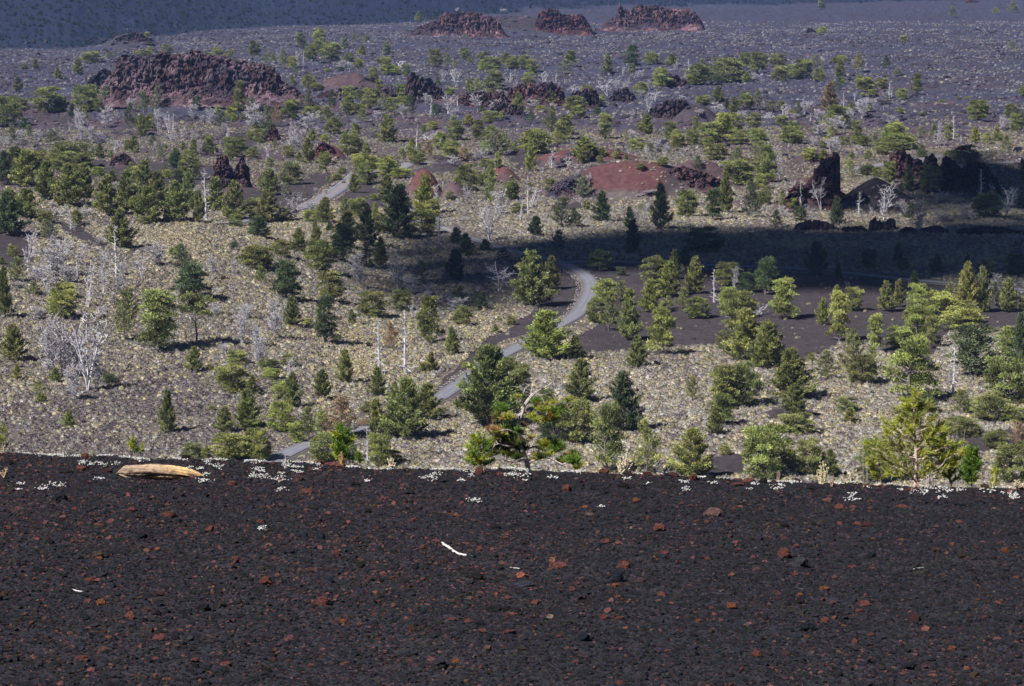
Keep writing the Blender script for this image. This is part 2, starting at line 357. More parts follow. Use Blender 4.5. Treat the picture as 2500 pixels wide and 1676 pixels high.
# ---------------------------------------------------------------- roads
ASPH = mat('asphalt', (.17, .17, .205), .85, 'tone', noise=[(.6, .85, 1.12), (9, .85, 1.15)], spec=.3)
PAINT = mat('yellow_road_paint', (.5, .3, .06), .7, None, noise=(3, .7, 1.1))
WPAINT = mat('white_road_paint', (.62, .62, .6), .7, None, noise=(6, .8, 1.1))
SHOULD = mat('pale_gravel_verge', (.13, .115, .11), .95, 'tone', noise=(2.5, .5, 1.5), bump=(6, .06, 4))
RZ = {}
def ribbon(name, P, z, w0, w1, dz, m, tone=None, skirt=False):
    d = np.gradient(P, axis=0); d /= np.linalg.norm(d, axis=1)[:, None]; n = np.stack([-d[:, 1], d[:, 0]], 1)
    offs = np.linspace(w0, w1, 7); rows = []
    zz = z + dz; cols = []
    for k, o in enumerate(offs):
        rows.append(np.c_[P + n * o, zz]); t = 1.0 if tone is None else tone(o / abs(w1)); cols.append(np.full((len(P), 3), t))
    if skirt:
        rows.insert(0, np.c_[P + n * (w0 - .9), zz - .9]); rows.append(np.c_[P + n * (w1 + .9), zz - .9]); cols.insert(0, cols[0]); cols.append(cols[-1])
    V = np.stack(rows, 1); a, b = V.shape[:2]; ix = np.arange(a * b).reshape(a, b)
    Q = np.stack([ix[:-1, :-1], ix[1:, :-1], ix[1:, 1:], ix[:-1, 1:]], -1).reshape(-1, 4)
    return mk_mesh(name, V.reshape(-1, 3), [Q], m, np.stack(cols, 1).reshape(-1, 3), True)
for k, (w, P) in ROADW.items():
    z = gh(P[:, 0], P[:, 1]); ker = np.ones(9) / 9; z = np.convolve(np.pad(z, 4, mode='edge'), ker, 'valid') + .22; RZ[k] = z
    if k == 'branch': z = z + .012
    if k == 'side': z = z - .01
    nm = {'upper': 'road', 'main': 'loop_road', 'branch': 'gravel_track', 'far': 'far_road', 'side': 'parking_spur'}[k]
    ro = link(bpy.data.objects.new(nm, ribbon(nm, P, z, -w / 2, w / 2, .05, ASPH, lambda t: 1.0 + .22 * (abs(abs(t) - .48) < .17) - .12 * (abs(t) > .9), False))); ro['kind'] = 'structure'
    sh = link(bpy.data.objects.new('verge', ribbon('verge', P, z, -w / 2 - .5, w / 2 + .5, -.04, SHOULD, None, True))); sh['kind'] = 'structure'
    if k in ('upper', 'far') or k == 'main':
        sel = slice(0, len(P)) if k != 'main' else slice(int(len(P) * .90), len(P))
        Pm, zm = P[sel], z[sel]
        y_ = link(bpy.data.objects.new('road_marking', ribbon('road_marking', Pm, zm, -.13, .13, .056, PAINT)), ro)
    if k == 'upper':
        link(bpy.data.objects.new('road_marking', ribbon('road_marking', P, z, w / 2 - .32, w / 2 - .2, .056, WPAINT)), ro)
    if k == 'side':
        i0 = np.abs(P[:, 0] / P[:, 1] - (2447 - CX) / F).argmin(); b = MB()
        for q in range(11):
            c = P[i0] + np.array([q * .62, 0]); b.box((c[0], c[1] - 2.5, 0), (c[0] + .3, c[1] - .9, .006))
        o = b.obj('road_marking', WPAINT, ro); o.location.z = z[i0] + .056
# ---------------------------------------------------------------- lava outcrops
CRAG = mat('lava_rock', (1, 1, 1), .95, 'tone', objcol=True, noise=[(.35, .6, 1.5), (2.2, .6, 1.3)], bump=(1.1, .7, 8), spec=.15, tint=(.12, (.06, .035, .04), .55, .08))
def ridged(x, y, seed): return 1 - np.abs(fbm(x, y, 4, seed)) * 2
def crag(u0, u1, vb, prof, colr, seed, depth=.55, rough=.22, step=.0, name='rock_outcrop'):
    g = on_ground([(u0 + u1) / 2], [vb])[0]; Y0 = g[1]; k = Y0 / F
    hmax = max(p[1] for p in prof) * k; wid = (u1 - u0) * k; dep = max(wid * depth * .5, hmax * .45)
    if wid > 60: dep = min(dep, 24)
    nu = int(np.clip(wid / .3, 40, 260)); nw = 56
    su = np.linspace(-.5, .5, nu); sw = np.concatenate([np.linspace(-1, -.15, 42, endpoint=False), np.linspace(-.15, 1, 14)]); A, B = np.meshgrid(su, sw)
    xp = A * wid; us = u0 + (A + .5) * (u1 - u0)
    hp = np.interp(us, [p[0] for p in prof], [p[1] for p in prof]) * k
    hs = max(min(hmax * .34, 3.4), 1.1)
    hp = hp * (1 + .13 * fbm(xp / (hmax * .45), xp * 0 + seed, 4, seed + 2)) 
    t = 1 - np.abs(B); talus = np.clip(t / .55, 0, 1) * .42; cliff = sstep(.34 + .22 * fbm(xp / (hs * 1.6), xp * 0, 3, seed + 4), .80, t + .06 * fbm(xp / hs, B * 6, 3, seed + 6)) * .58
    z = hp * np.where(B < 0, talus + cliff, t ** .6)
    env = np.clip(z / (hmax * .3 + .01), 0, 1) * sstep(0, .1, .5 - np.abs(A))
    q = hs * .42; jz = z + q * .9 * fbm(xp / hs * 1.1, B * 3, 3, seed + 31)
    z = np.where(B < 0, z * .5 + .5 * (q * (np.floor(jz / q) + sstep(.45, .9, jz / q - np.floor(jz / q))) - (jz - z)) , z)
    n1 = ridged(xp / hs, z / hs * 1.3 + B, seed + 5); n2 = ridged(xp / hs * 2.7, z / hs * 3.3 + B * 2, seed + 9); n3 = fbm(xp / hs * 6, z / hs * 7 + B * 4, 3, seed + 19)
    oy = env * hs * (.75 * (n1 - .5) + .5 * (n2 - .5) + .3 * n3); ox = env * hs * .45 * fbm(xp / hs * 2 + 9, z / hs * 2.4 + B, 3, seed + 12)
    z = z + env * min(hmax, 14) * rough * (.9 * (ridged(xp / hs * 1.1, B * dep / hs * 1.1, seed + 40) - .5) + .45 * fbm(xp / hs * 4, B * dep / hs * 4, 2, seed + 41)) - .9 * (1 - env)
    V = np.stack([xp + ox, B * dep + oy, z], -1)
    hol = sstep(.1, -.35, n1 - .5 + .6 * (n2 - .5))                     # darker where the relief noise is low
    mixr = sstep(-.25, .2, fbm(xp / (wid * .10 + 2), z / hs * .5 + B * 2, 3, seed + 30))
    pale_ = sstep(.1, .4, fbm(xp / (hs * 2.2), B * 2.2 + 7, 3, seed + 33)) * sstep(.55, .25, t) * .8
    base = np.array([1, 1, 1]) * mixr[..., None] + np.array([.42, .52, .66]) * (1 - mixr[..., None])
    C = base * (1 + .5 * fbm(xp / hs * .6, B * 6, 3, seed + 50)[..., None]) * (1 + .55 * n3[..., None]) * (1 - .55 * hol[..., None]) * (1 + pale_[..., None] * np.array([.9, .95, 1.0]))
    ix = np.arange(nu * nw).reshape(nw, nu); Q = np.stack([ix[:-1, :-1], ix[:-1, 1:], ix[1:, 1:], ix[1:, :-1]], -1).reshape(-1, 4)
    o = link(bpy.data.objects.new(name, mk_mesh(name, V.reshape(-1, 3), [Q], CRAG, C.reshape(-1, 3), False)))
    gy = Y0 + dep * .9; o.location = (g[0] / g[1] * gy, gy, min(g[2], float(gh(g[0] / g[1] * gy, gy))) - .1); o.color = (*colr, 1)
    return o
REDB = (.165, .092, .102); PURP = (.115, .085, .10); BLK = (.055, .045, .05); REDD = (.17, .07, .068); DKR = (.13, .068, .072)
CRAGS = [
 (190, 770, 256, [(190, 0), (215, 28), (250, 44), (280, 78), (292, 108), (330, 112), (400, 126), (455, 118), (470, 122), (540, 112), (600, 104), (640, 96), (672, 84), (690, 52), (730, 34), (770, 0)], (.135, .088, .102), .6, .025, 0, 'long red craggy lava ridge rising above the pines'),
 (985, 1240, 88, [(985, 0), (1010, 16), (1050, 30), (1075, 45), (1100, 60), (1115, 64), (1150, 60), (1190, 50), (1215, 38), (1240, 0)], REDB, .5, .16, 0, 'rugged reddish crag on the dark hill at the far plain'),
 (1300, 1450, 84, [(1300, 0), (1312, 48), (1335, 62), (1350, 60), (1380, 48), (1415, 50), (1425, 44), (1440, 20), (1450, 0)], REDD, .5, .16, 0, 'dark red knob crag between the dark hill and the far red cliff'),
 (1455, 1724, 75, [(1455, 0), (1480, 22), (1502, 30), (1512, 62), (1520, 46), (1545, 50), (1556, 64), (1600, 62), (1625, 50), (1640, 52), (1690, 48), (1706, 32), (1718, 12), (1724, 0)], REDB, .5, .14, 0, 'long flat-topped red cliff at the far edge of the plain'),
 (272, 378, 104, [(272, 0), (285, 8), (300, 16), (330, 22), (346, 22), (352, 14), (378, 0)], BLK, .5, .2, 0, 'low black rock crest behind the long red ridge'),
 (516, 572, 460, [(516, 0), (519, 30), (524, 62), (532, 80), (545, 86), (556, 80), (562, 56), (568, 30), (572, 0)], DKR, .8, .16, 0, 'taller of the twin red rock spires near the white snag'),
 (566, 616, 456, [(566, 0), (572, 18), (578, 48), (590, 62), (596, 74), (602, 60), (610, 26), (616, 0)], DKR, .8, .18, 0, 'lower pointed one of the twin red rock spires'),
 (1330, 1500, 476, [(1330, 0), (1350, 24), (1380, 34), (1440, 30), (1480, 14), (1500, 0)], PURP, .4, .2, 0, 'broken purple rock face below the black and red mound'),
 (1600, 1790, 462, [(1600, 0), (1625, 40), (1665, 55), (1700, 44), (1740, 30), (1790, 0)], DKR, .5, .16, 0, 'rusty rubble shoulder at the end of the red mound'),
 (982, 1100, 250, [(982, 0), (990, 44), (1000, 62), (1030, 56), (1050, 54), (1070, 34), (1100, 0)], PURP, .5, .22, 0, 'dark jagged crag beside the pale fan-shaped snag'),
 (1105, 1250, 262, [(1105, 0), (1120, 26), (1160, 34), (1200, 30), (1230, 36), (1250, 0)], DKR, .5, .25, 0, 'low maroon crag behind the paired snags'),
 (1230, 1390, 252, [(1230, 0), (1245, 30), (1270, 46), (1310, 40), (1345, 46), (1370, 30), (1390, 0)], DKR, .5, .25, 0, 'maroon outcrop with dark holes among the middle pines'),
 (1190, 1290, 284, [(1190, 0), (1205, 30), (1240, 34), (1270, 20), (1290, 0)], PURP, .5, .25, 0, 'small purple outcrop under the maroon outcrop'),
 (1385, 1475, 262, [(1385, 0), (1400, 34), (1430, 44), (1455, 36), (1475, 0)], PURP, .5, .25, 0, 'purple grey outcrop behind the yellow-green pine pair'),
 (1480, 1560, 250, [(1480, 0), (1500, 26), (1530, 34), (1560, 0)], PURP, .5, .25, 0, 'small purple outcrop beside a tall twiggy snag'),
 (1575, 1700, 292, [(1575, 0), (1582, 18), (1600, 34), (1640, 46), (1670, 44), (1690, 26), (1700, 0)], (.075, .055, .065), .55, .2, 0, 'dark overhanging lava block left of the white twiggy trees'),
 (1580, 1690, 215, [(1580, 0), (1600, 26), (1635, 34), (1665, 24), (1690, 0)], PURP, .5, .25, 0, 'dark crag on the low black mound under the tall green pine'),
 (760, 1000, 246, [(760, 0), (800, 22), (860, 28), (930, 26), (975, 30), (1000, 0)], PURP, .45, .22, 0, 'long low purple crag across the middle plain'),
 (640, 700, 262, [(640, 0), (655, 40), (672, 50), (690, 34), (700, 0)], (.06, .045, .06), .55, .25, 0, 'black block at the end of the long red ridge'),
 (762, 830, 382, [(762, 0), (775, 26), (790, 34), (808, 22), (830, 0)], REDD, .6, .2, 0, 'small red outcrop behind the lone conical pine'),
 (640, 690, 345, [(640, 0), (655, 30), (670, 36), (690, 0)], DKR, .6, .25, 0, 'rusty knoll beside the rust-brown tree'),
 (262, 330, 404, [(262, 0), (280, 22), (305, 27), (330, 0)], DKR, .6, .2, 0, 'low dark red knoll behind the grove of conical pines'),
 (1948, 2052, 505, [(1948, 0), (1960, 34), (1975, 66), (1990, 92), (2004, 110), (2018, 120), (2034, 126), (2044, 126), (2047, 96), (2050, 50), (2052, 0)], (.15, .06, .062), .6, .13, 0, 'tall reddish wall of rock with a sheer end behind the white snags'),
 (1905, 1975, 512, [(1905, 0), (1925, 40), (1945, 62), (1960, 58), (1975, 0)], (.15, .075, .075), .6, .22, 0, 'rusty lower shoulder beside the tall reddish rock wall'),
 (2030, 2070, 498, [(2030, 0), (2038, 26), (2052, 34), (2062, 22), (2070, 0)], (.2, .07, .06), .7, .2, 0, 'small orange red rock at the foot of the tall rock wall'),
 (2168, 2250, 440, [(2168, 0), (2172, 46), (2176, 62), (2190, 70), (2206, 72), (2218, 60), (2236, 52), (2246, 30), (2250, 0)], DKR, .7, .2, 0, 'maroon and black rock standing in front of the road'),
 (2240, 2300, 436, [(2240, 0), (2254, 30), (2262, 50), (2276, 55), (2288, 44), (2300, 0)], (.07, .05, .055), .7, .2, 0, 'dark rounded rock between the maroon rock and the black crag'),
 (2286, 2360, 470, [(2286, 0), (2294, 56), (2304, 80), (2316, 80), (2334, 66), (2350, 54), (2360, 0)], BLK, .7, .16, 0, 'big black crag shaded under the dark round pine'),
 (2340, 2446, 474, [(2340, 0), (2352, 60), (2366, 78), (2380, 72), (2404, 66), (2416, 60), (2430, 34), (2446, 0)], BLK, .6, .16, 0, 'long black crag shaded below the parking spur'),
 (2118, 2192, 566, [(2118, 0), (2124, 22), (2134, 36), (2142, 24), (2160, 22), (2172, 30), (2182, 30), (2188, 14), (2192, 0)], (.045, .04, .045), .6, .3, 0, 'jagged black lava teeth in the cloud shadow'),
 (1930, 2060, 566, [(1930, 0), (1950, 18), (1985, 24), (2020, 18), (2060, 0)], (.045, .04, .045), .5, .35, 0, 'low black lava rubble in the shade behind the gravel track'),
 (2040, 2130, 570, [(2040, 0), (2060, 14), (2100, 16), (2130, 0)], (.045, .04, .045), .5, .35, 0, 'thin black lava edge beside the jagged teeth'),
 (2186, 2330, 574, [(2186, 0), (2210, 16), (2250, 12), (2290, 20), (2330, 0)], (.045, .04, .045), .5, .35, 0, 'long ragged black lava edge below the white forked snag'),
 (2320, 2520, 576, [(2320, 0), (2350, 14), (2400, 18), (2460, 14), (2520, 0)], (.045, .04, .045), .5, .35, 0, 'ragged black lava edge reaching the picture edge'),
 (1966, 1998, 82, [(1966, 0), (1972, 12), (1984, 10), (1998, 0)], BLK, .6, .3, 0, 'small black rock on the far right lava plain'),
 (2350, 2396, 8, [(2350, 0), (2362, 8), (2380, 9), (2396, 0)], DKR, .6, .3, 0, 'tiny maroon rock at the top of the picture'),
 (205, 300, 214, [(205, 0), (225, 26), (255, 42), (280, 36), (300, 0)], PURP, .5, .25, 0, 'grey purple crag at the near end of the long red ridge'),
]
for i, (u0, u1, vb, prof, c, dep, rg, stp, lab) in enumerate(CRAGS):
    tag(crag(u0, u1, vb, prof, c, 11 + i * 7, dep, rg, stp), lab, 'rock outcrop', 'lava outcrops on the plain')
# ---------------------------------------------------------------- sagebrush and rabbitbrush
rs = np.random.RandomState(11)
BRUSH = mat('brush_leaves', (1, 1, 1), .95, 'col', inst=True, noise=None, spec=.1)
def brush_proto(seed):
    r = np.random.RandomState(seed); V, T = ICO[2]; V = V.copy(); m = MB()
    n = fbm(V[:, 0] * 2.3 + seed, V[:, 1] * 2.3 + V[:, 2] * 1.7, 3, seed)
    V = V * (1 + .38 * n[:, None]) * np.array([.33, .33, .34]); V[:, 2] = np.maximum(V[:, 2], -.1) + .06
    m.add(V, T)
    for k in range(64):
        th = r.uniform(0, 6.28); ph = r.uniform(.1, 1.45); d = np.array([math.sin(ph) * math.cos(th), math.sin(ph) * math.sin(th), math.cos(ph)])
        p = d * np.array([.32, .32, .34]) * r.uniform(.7, 1.2) + [0, 0, .08]; q = p + d * r.uniform(.1, .24) + [0, 0, r.uniform(.02, .14)]
        w = np.cross(d, r.normal(size=3)); w /= np.linalg.norm(w); w *= r.uniform(.03, .06)
        m.add([p - w, p + w, q], [[0, 1, 2]])
    return m.mesh('sagebrush', BRUSH)
BP = [brush_proto(70 + i) for i in range(7)]
N = 400000
sx = rs.uniform(-.205, .205, N); a_ = rs.uniform(0, 1, N); yy = np.sqrt(440 ** 2 + a_ * (1290 ** 2 - 440 ** 2)); xx = sx * yy
N2 = 230000
sx2 = rs.uniform(-.205, .205, N2); a2 = rs.uniform(0, 1, N2); y2 = np.sqrt(1250 ** 2 + a2 * (2750 ** 2 - 1250 ** 2)); x2 = sx2 * y2
xx = np.concatenate([xx, x2]); yy = np.concatenate([yy, y2]); far = np.arange(len(xx)) >= N
zz = gh(xx, yy); uu, vv = proj(xx, yy, zz)
cind = bil(CM.astype(float), xx, yy) > .4 + .9 * (np.random.RandomState(2).rand(len(xx)) < .008); mm, wh = mounds(xx, yy); dr = far_rise(xx, yy); rdd = road_dist(xx, yy)
bd = np.full(len(xx), 99.0); br = ROADW['branch'][1][::3]; kk_ = np.where((np.abs(vv - 665) < 45) & (uu > 1350))[0]
bd[kk_] = np.hypot(xx[kk_, None] - br[None, :, 0], yy[kk_, None] - br[None, :, 1]).min(1)
keep = (bd > 5.5) & ~cind & ((mm < .6) | (np.random.RandomState(4).rand(len(xx)) < .12)) & (dr < -25) & (rdd > 1.2)
pick = rs.uniform(0, 1, len(xx))
dn = np.where(yy < 930, .80 + .2 * sstep(-.35, .1, fbm(xx / 9, yy / 13, 3, 91)), .5 + .5 * sstep(-.25, .25, fbm(xx / 22, yy / 34, 3, 90)))
dn = np.where((yy > 930) & (yy <= 1290), np.interp(yy, [930, 1290], [.80, .34]) * (.25 + .9 * sstep(-.2, .3, fbm(xx / 20, yy / 36, 3, 90))), dn)
dnf = np.interp(yy, [1250, 1700, 2600], [.30, .46, .36]) * (.12 + 1.3 * sstep(-.05, .3, .6 * fbm(xx / 60, yy / 30, 3, 93) + .6 * fbm(xx / 9, yy / 12, 2, 94)))
dn = np.where(far, dnf, dn)
lava_gap = sstep(.38, .55, fbm(xx / 30, yy / 44, 3, 95)); dn = dn * (1 - .85 * lava_gap * (yy > 860))
keep &= pick < dn
# verges and mound skirts stay half bare
xx, yy, zz, uu, vv, far, rdd = [q[keep] for q in (xx, yy, zz, uu, vv, far, rdd)]
n = len(xx); print('brush', n)
# regional mix of brush kinds: cream rabbitbrush, grey sage, purple dead brush, yellow tops, pale grey
kinds = np.array([(.47, .415, .285), (.31, .28, .245), (.21, .18, .185), (.42, .375, .22), (.42, .395, .36), (.27, .25, .175)])
W = np.ones((n, 6)) * np.array([.24, .29, .21, .03, .18, .05])
lowL = sstep(860, 1000, vv) * (1 - sstep(520, 760, uu)); W = W * (1 - lowL[:, None]) + lowL[:, None] * np.array([.05, .34, .50, .01, .08, .02])
crest = np.exp(-((vv - 560) / 80.0) ** 2) * (uu < 900) * (uu > 330); W = W * (1 - crest[:, None]) + crest[:, None] * np.array([.50, .22, .06, .09, .11, .02])
bank = sstep(730, 800, vv) * (1 - sstep(990, 1060, vv)) * (uu > 780) * (uu < 1260); W = W * (1 - bank[:, None]) + bank[:, None] * np.array([.46, .22, .08, .10, .11, .03])
rgt = sstep(840, 880, vv) * (uu > 1240); W = W * (1 - rgt[:, None]) + rgt[:, None] * np.array([.30, .20, .12, .03, .33, .04])
mid = sstep(900, 1050, yy); W = W * (1 - mid[:, None]) + mid[:, None] * np.array([.28, .20, .16, .05, .27, .06])
fr = sstep(1300, 1500, yy); W = W * (1 - fr[:, None]) + fr[:, None] * np.array([.14, .18, .16, .0, .50, .02])
W = W * (1 + 1.6 * np.stack([np.clip(fbm(xx / 16, yy / 24, 2, 100 + i), -.5, .6) for i in range(6)], 1)); W = np.clip(W, 0, None); W /= W.sum(1)[:, None]
ki = (rs.uniform(0, 1, n)[:, None] > np.cumsum(W, 1)).sum(1).clip(0, 5)
onc = bil(CM.astype(float), xx, yy) > .4
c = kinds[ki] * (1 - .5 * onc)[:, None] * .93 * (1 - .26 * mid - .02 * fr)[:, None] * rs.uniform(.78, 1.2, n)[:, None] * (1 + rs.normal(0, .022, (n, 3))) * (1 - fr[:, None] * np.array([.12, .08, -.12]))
near_r = 1 - .5 * (rdd < 5); s = near_r * np.where(far, np.clip(rs.lognormal(.05, .45, n), .4, 2.6), np.clip(rs.lognormal(.02, .3, n), .5, 1.9)) * np.where(ki == 2, .95, 1.0)
scl = np.stack([s * rs.uniform(.85, 1.3, n), s * rs.uniform(.85, 1.3, n), s * rs.uniform(.6, .95, n)], 1)
rot = np.stack([rs.uniform(-.2, .2, n), rs.uniform(-.2, .2, n), rs.uniform(0, 6.28, n)], 1)
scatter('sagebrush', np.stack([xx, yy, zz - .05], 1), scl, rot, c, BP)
nd = 30000; dx_ = rs.uniform(-.205, .205, nd); dy_ = np.sqrt(1700 ** 2 + rs.uniform(0, 1, nd) * (4000 ** 2 - 1700 ** 2)); dx_ = dx_ * dy_; k = far_rise(dx_, dy_) > -10; dx_, dy_ = dx_[k], dy_[k]; nd = len(dx_)
s = rs.uniform(1.6, 4.2, nd); scatter('dark_scrub', np.stack([dx_, dy_, gh(dx_, dy_)], 1), np.stack([s, s, s * .8], 1), np.stack([s * 0, s * 0, s * 3], 1), np.array([.022, .030, .032]) * rs.uniform(.6, 2.2, nd)[:, None], BP)
nb = 42000; bx = rs.uniform(-.205, .205, nb); by = np.sqrt(1080 ** 2 + rs.uniform(0, 1, nb) * (2500 ** 2 - 1080 ** 2)); bx = bx * by
k = (rs.rand(nb) < .15 + .85 * sstep(-.1, .3, fbm(bx / 26, by / 40, 3, 140))) & (road_dist(bx, by) > 4) & (far_rise(bx, by) < 60) & ((by > 1300) | (rs.rand(nb) < .45)); bx, by = bx[k], by[k]; nb = len(bx)
RUBM = mat('lava_rubble', (1, 1, 1), .95, 'col', inst=True); RUBP = []
for i in range(5):
    V, T = ICO[2]; r = np.random.RandomState(640 + i); V = V * (1 + r.uniform(-.3, .3, (len(V), 1))) * np.array([.55, .5, .42]); b = MB(); b.add(V, T); RUBP.append(b.mesh('lava_rubble', RUBM))
s = np.clip(rs.lognormal(.25, .5, nb), .5, 4.5); scatter('lava_rubble', np.stack([bx, by, gh(bx, by)], 1), np.stack([s * rs.uniform(.8, 1.7, nb), s, s * rs.uniform(.5, 1.0, nb)], 1), np.stack([s * 0, s * 0, rs.uniform(0, 6.28, nb)], 1), np.array([.040, .036, .052]) * rs.uniform(.5, 1.9, nb)[:, None] * (1 + np.array([.5, .1, .0]) * (rs.rand(nb) < .2)[:, None]), RUBP)
# stones strewn along the verges and on the bare cinder
ROCKM = mat('pale_stones', (1, 1, 1), .9, 'col', inst=True)
def stone_proto(seed, sub=1, name='verge_stones', m=None):
    V, T = ICO[sub]; V = V.copy(); r = np.random.RandomState(seed); V = V * (1 + r.uniform(-.28, .28, (len(V), 1))) * np.array([.5, .5, .36])
    b = MB(); b.add(V, T); return b.mesh(name, m or ROCKM)
SP = [stone_proto(300 + i) for i in range(4)]
P = []
for k, (w, R) in ROADW.items():
    if k == 'branch': continue
    for sgn in (-1, 1):
        q = R[rs.randint(0, len(R) - 1, len(R) * 3)]; d = np.gradient(R, axis=0)
        j = rs.randint(0, len(R) - 1, len(R) * (5 if sgn > 0 else 2)); d = d[j] / np.linalg.norm(d[j], axis=1)[:, None]
        P.append(R[j] + np.stack([-d[:, 1], d[:, 0]], 1) * sgn * (w / 2 + rs.uniform(.6, 1.9, len(j)))[:, None])
P = np.vstack(P); P = P[(P[:, 1] > 430)]
cN = 26000; ccx = rs.uniform(-.205, .205, cN); ccy = np.sqrt(440 ** 2 + rs.uniform(0, 1, cN) * (1150 ** 2 - 440 ** 2)); ccx = ccx * ccy
ok = bil(CM.astype(float), ccx, ccy) > .6; P2 = np.stack([ccx[ok], ccy[ok]], 1)
PP = np.vstack([P, P2]); nP = len(P)
s = np.concatenate([rs.uniform(.2, .55, len(P)), rs.uniform(.06, .2, len(P2))])
c = np.array([.38, .34, .31]) * rs.uniform(.4, 1.25, len(PP))[:, None]; c[nP:] *= np.array([.8, .68, .66])
rdp = road_dist(PP[:, 0], PP[:, 1]); k = rdp > .15
scatter('verge_stones', np.c_[PP, gh(PP[:, 0], PP[:, 1]) + .03][k], (s[:, None] * np.array([1, 1, .8]))[k], np.stack([s * 0, s * 0, rs.uniform(0, 6.28, len(s))], 1)[k], c[k], SP)
# ---------------------------------------------------------------- trees
NEEDLE = mat('pine_needles', (1, 1, 1), .7, 'tone', objcol=True, trans=.12, spec=.25)
BARK = mat('grey_bark', (.20, .175, .165), .95, 'tone', noise=(3, .6, 1.3))
SNAG = mat('bleached_wood', (1, 1, 1), .9, 'tone', objcol=True, noise=(2, .75, 1.2))
def tufts(m, r, P, N_, size, per, tone, flat=.55):
    """needle sprays: PER narrow quads round every point of P, leaning along N_"""
    P = np.repeat(P, per, 0); D = np.repeat(N_, per, 0); n = len(P); sz = np.repeat(size, per) * r.uniform(.65, 1.3, n)
    P = P + r.normal(0, 1, (n, 3)) * (sz * .5)[:, None] * np.array([1, 1, flat])
    d = D + r.normal(0, .55, (n, 3)) + np.array([0, 0, .35]); d /= np.linalg.norm(d, axis=1)[:, None]
    s = np.cross(d, r.normal(size=(n, 3))); s /= np.linalg.norm(s, axis=1)[:, None] + 1e-9
    w = s * (sz * r.uniform(.10, .19, n))[:, None]; l = d * sz[:, None]
    V = np.stack([P - w * .6, P + w * .6, P + l * .7 + w, P + l, P + l * .7 - w], 1)
    t = np.repeat(tone, per)[:, None] * r.uniform(.8, 1.2, (n, 1)); yel = np.repeat(r.uniform(0, 1, len(tone)), per)[:, None]
    c = t * np.array([1, 1, 1]) * (1 + (yel - .5) * np.array([.26, .14, -.1])); tip = np.array([1.25, 1.2, .95])
    C = np.stack([c, c, c * tip, c * tip, c * tip], 1)
    i = np.arange(n)[:, None] * 5
    m.add(V.reshape(-1, 3), np.concatenate([i + [2, 3, 4]]), i + [0, 1, 2, 4], C.reshape(-1, 3))
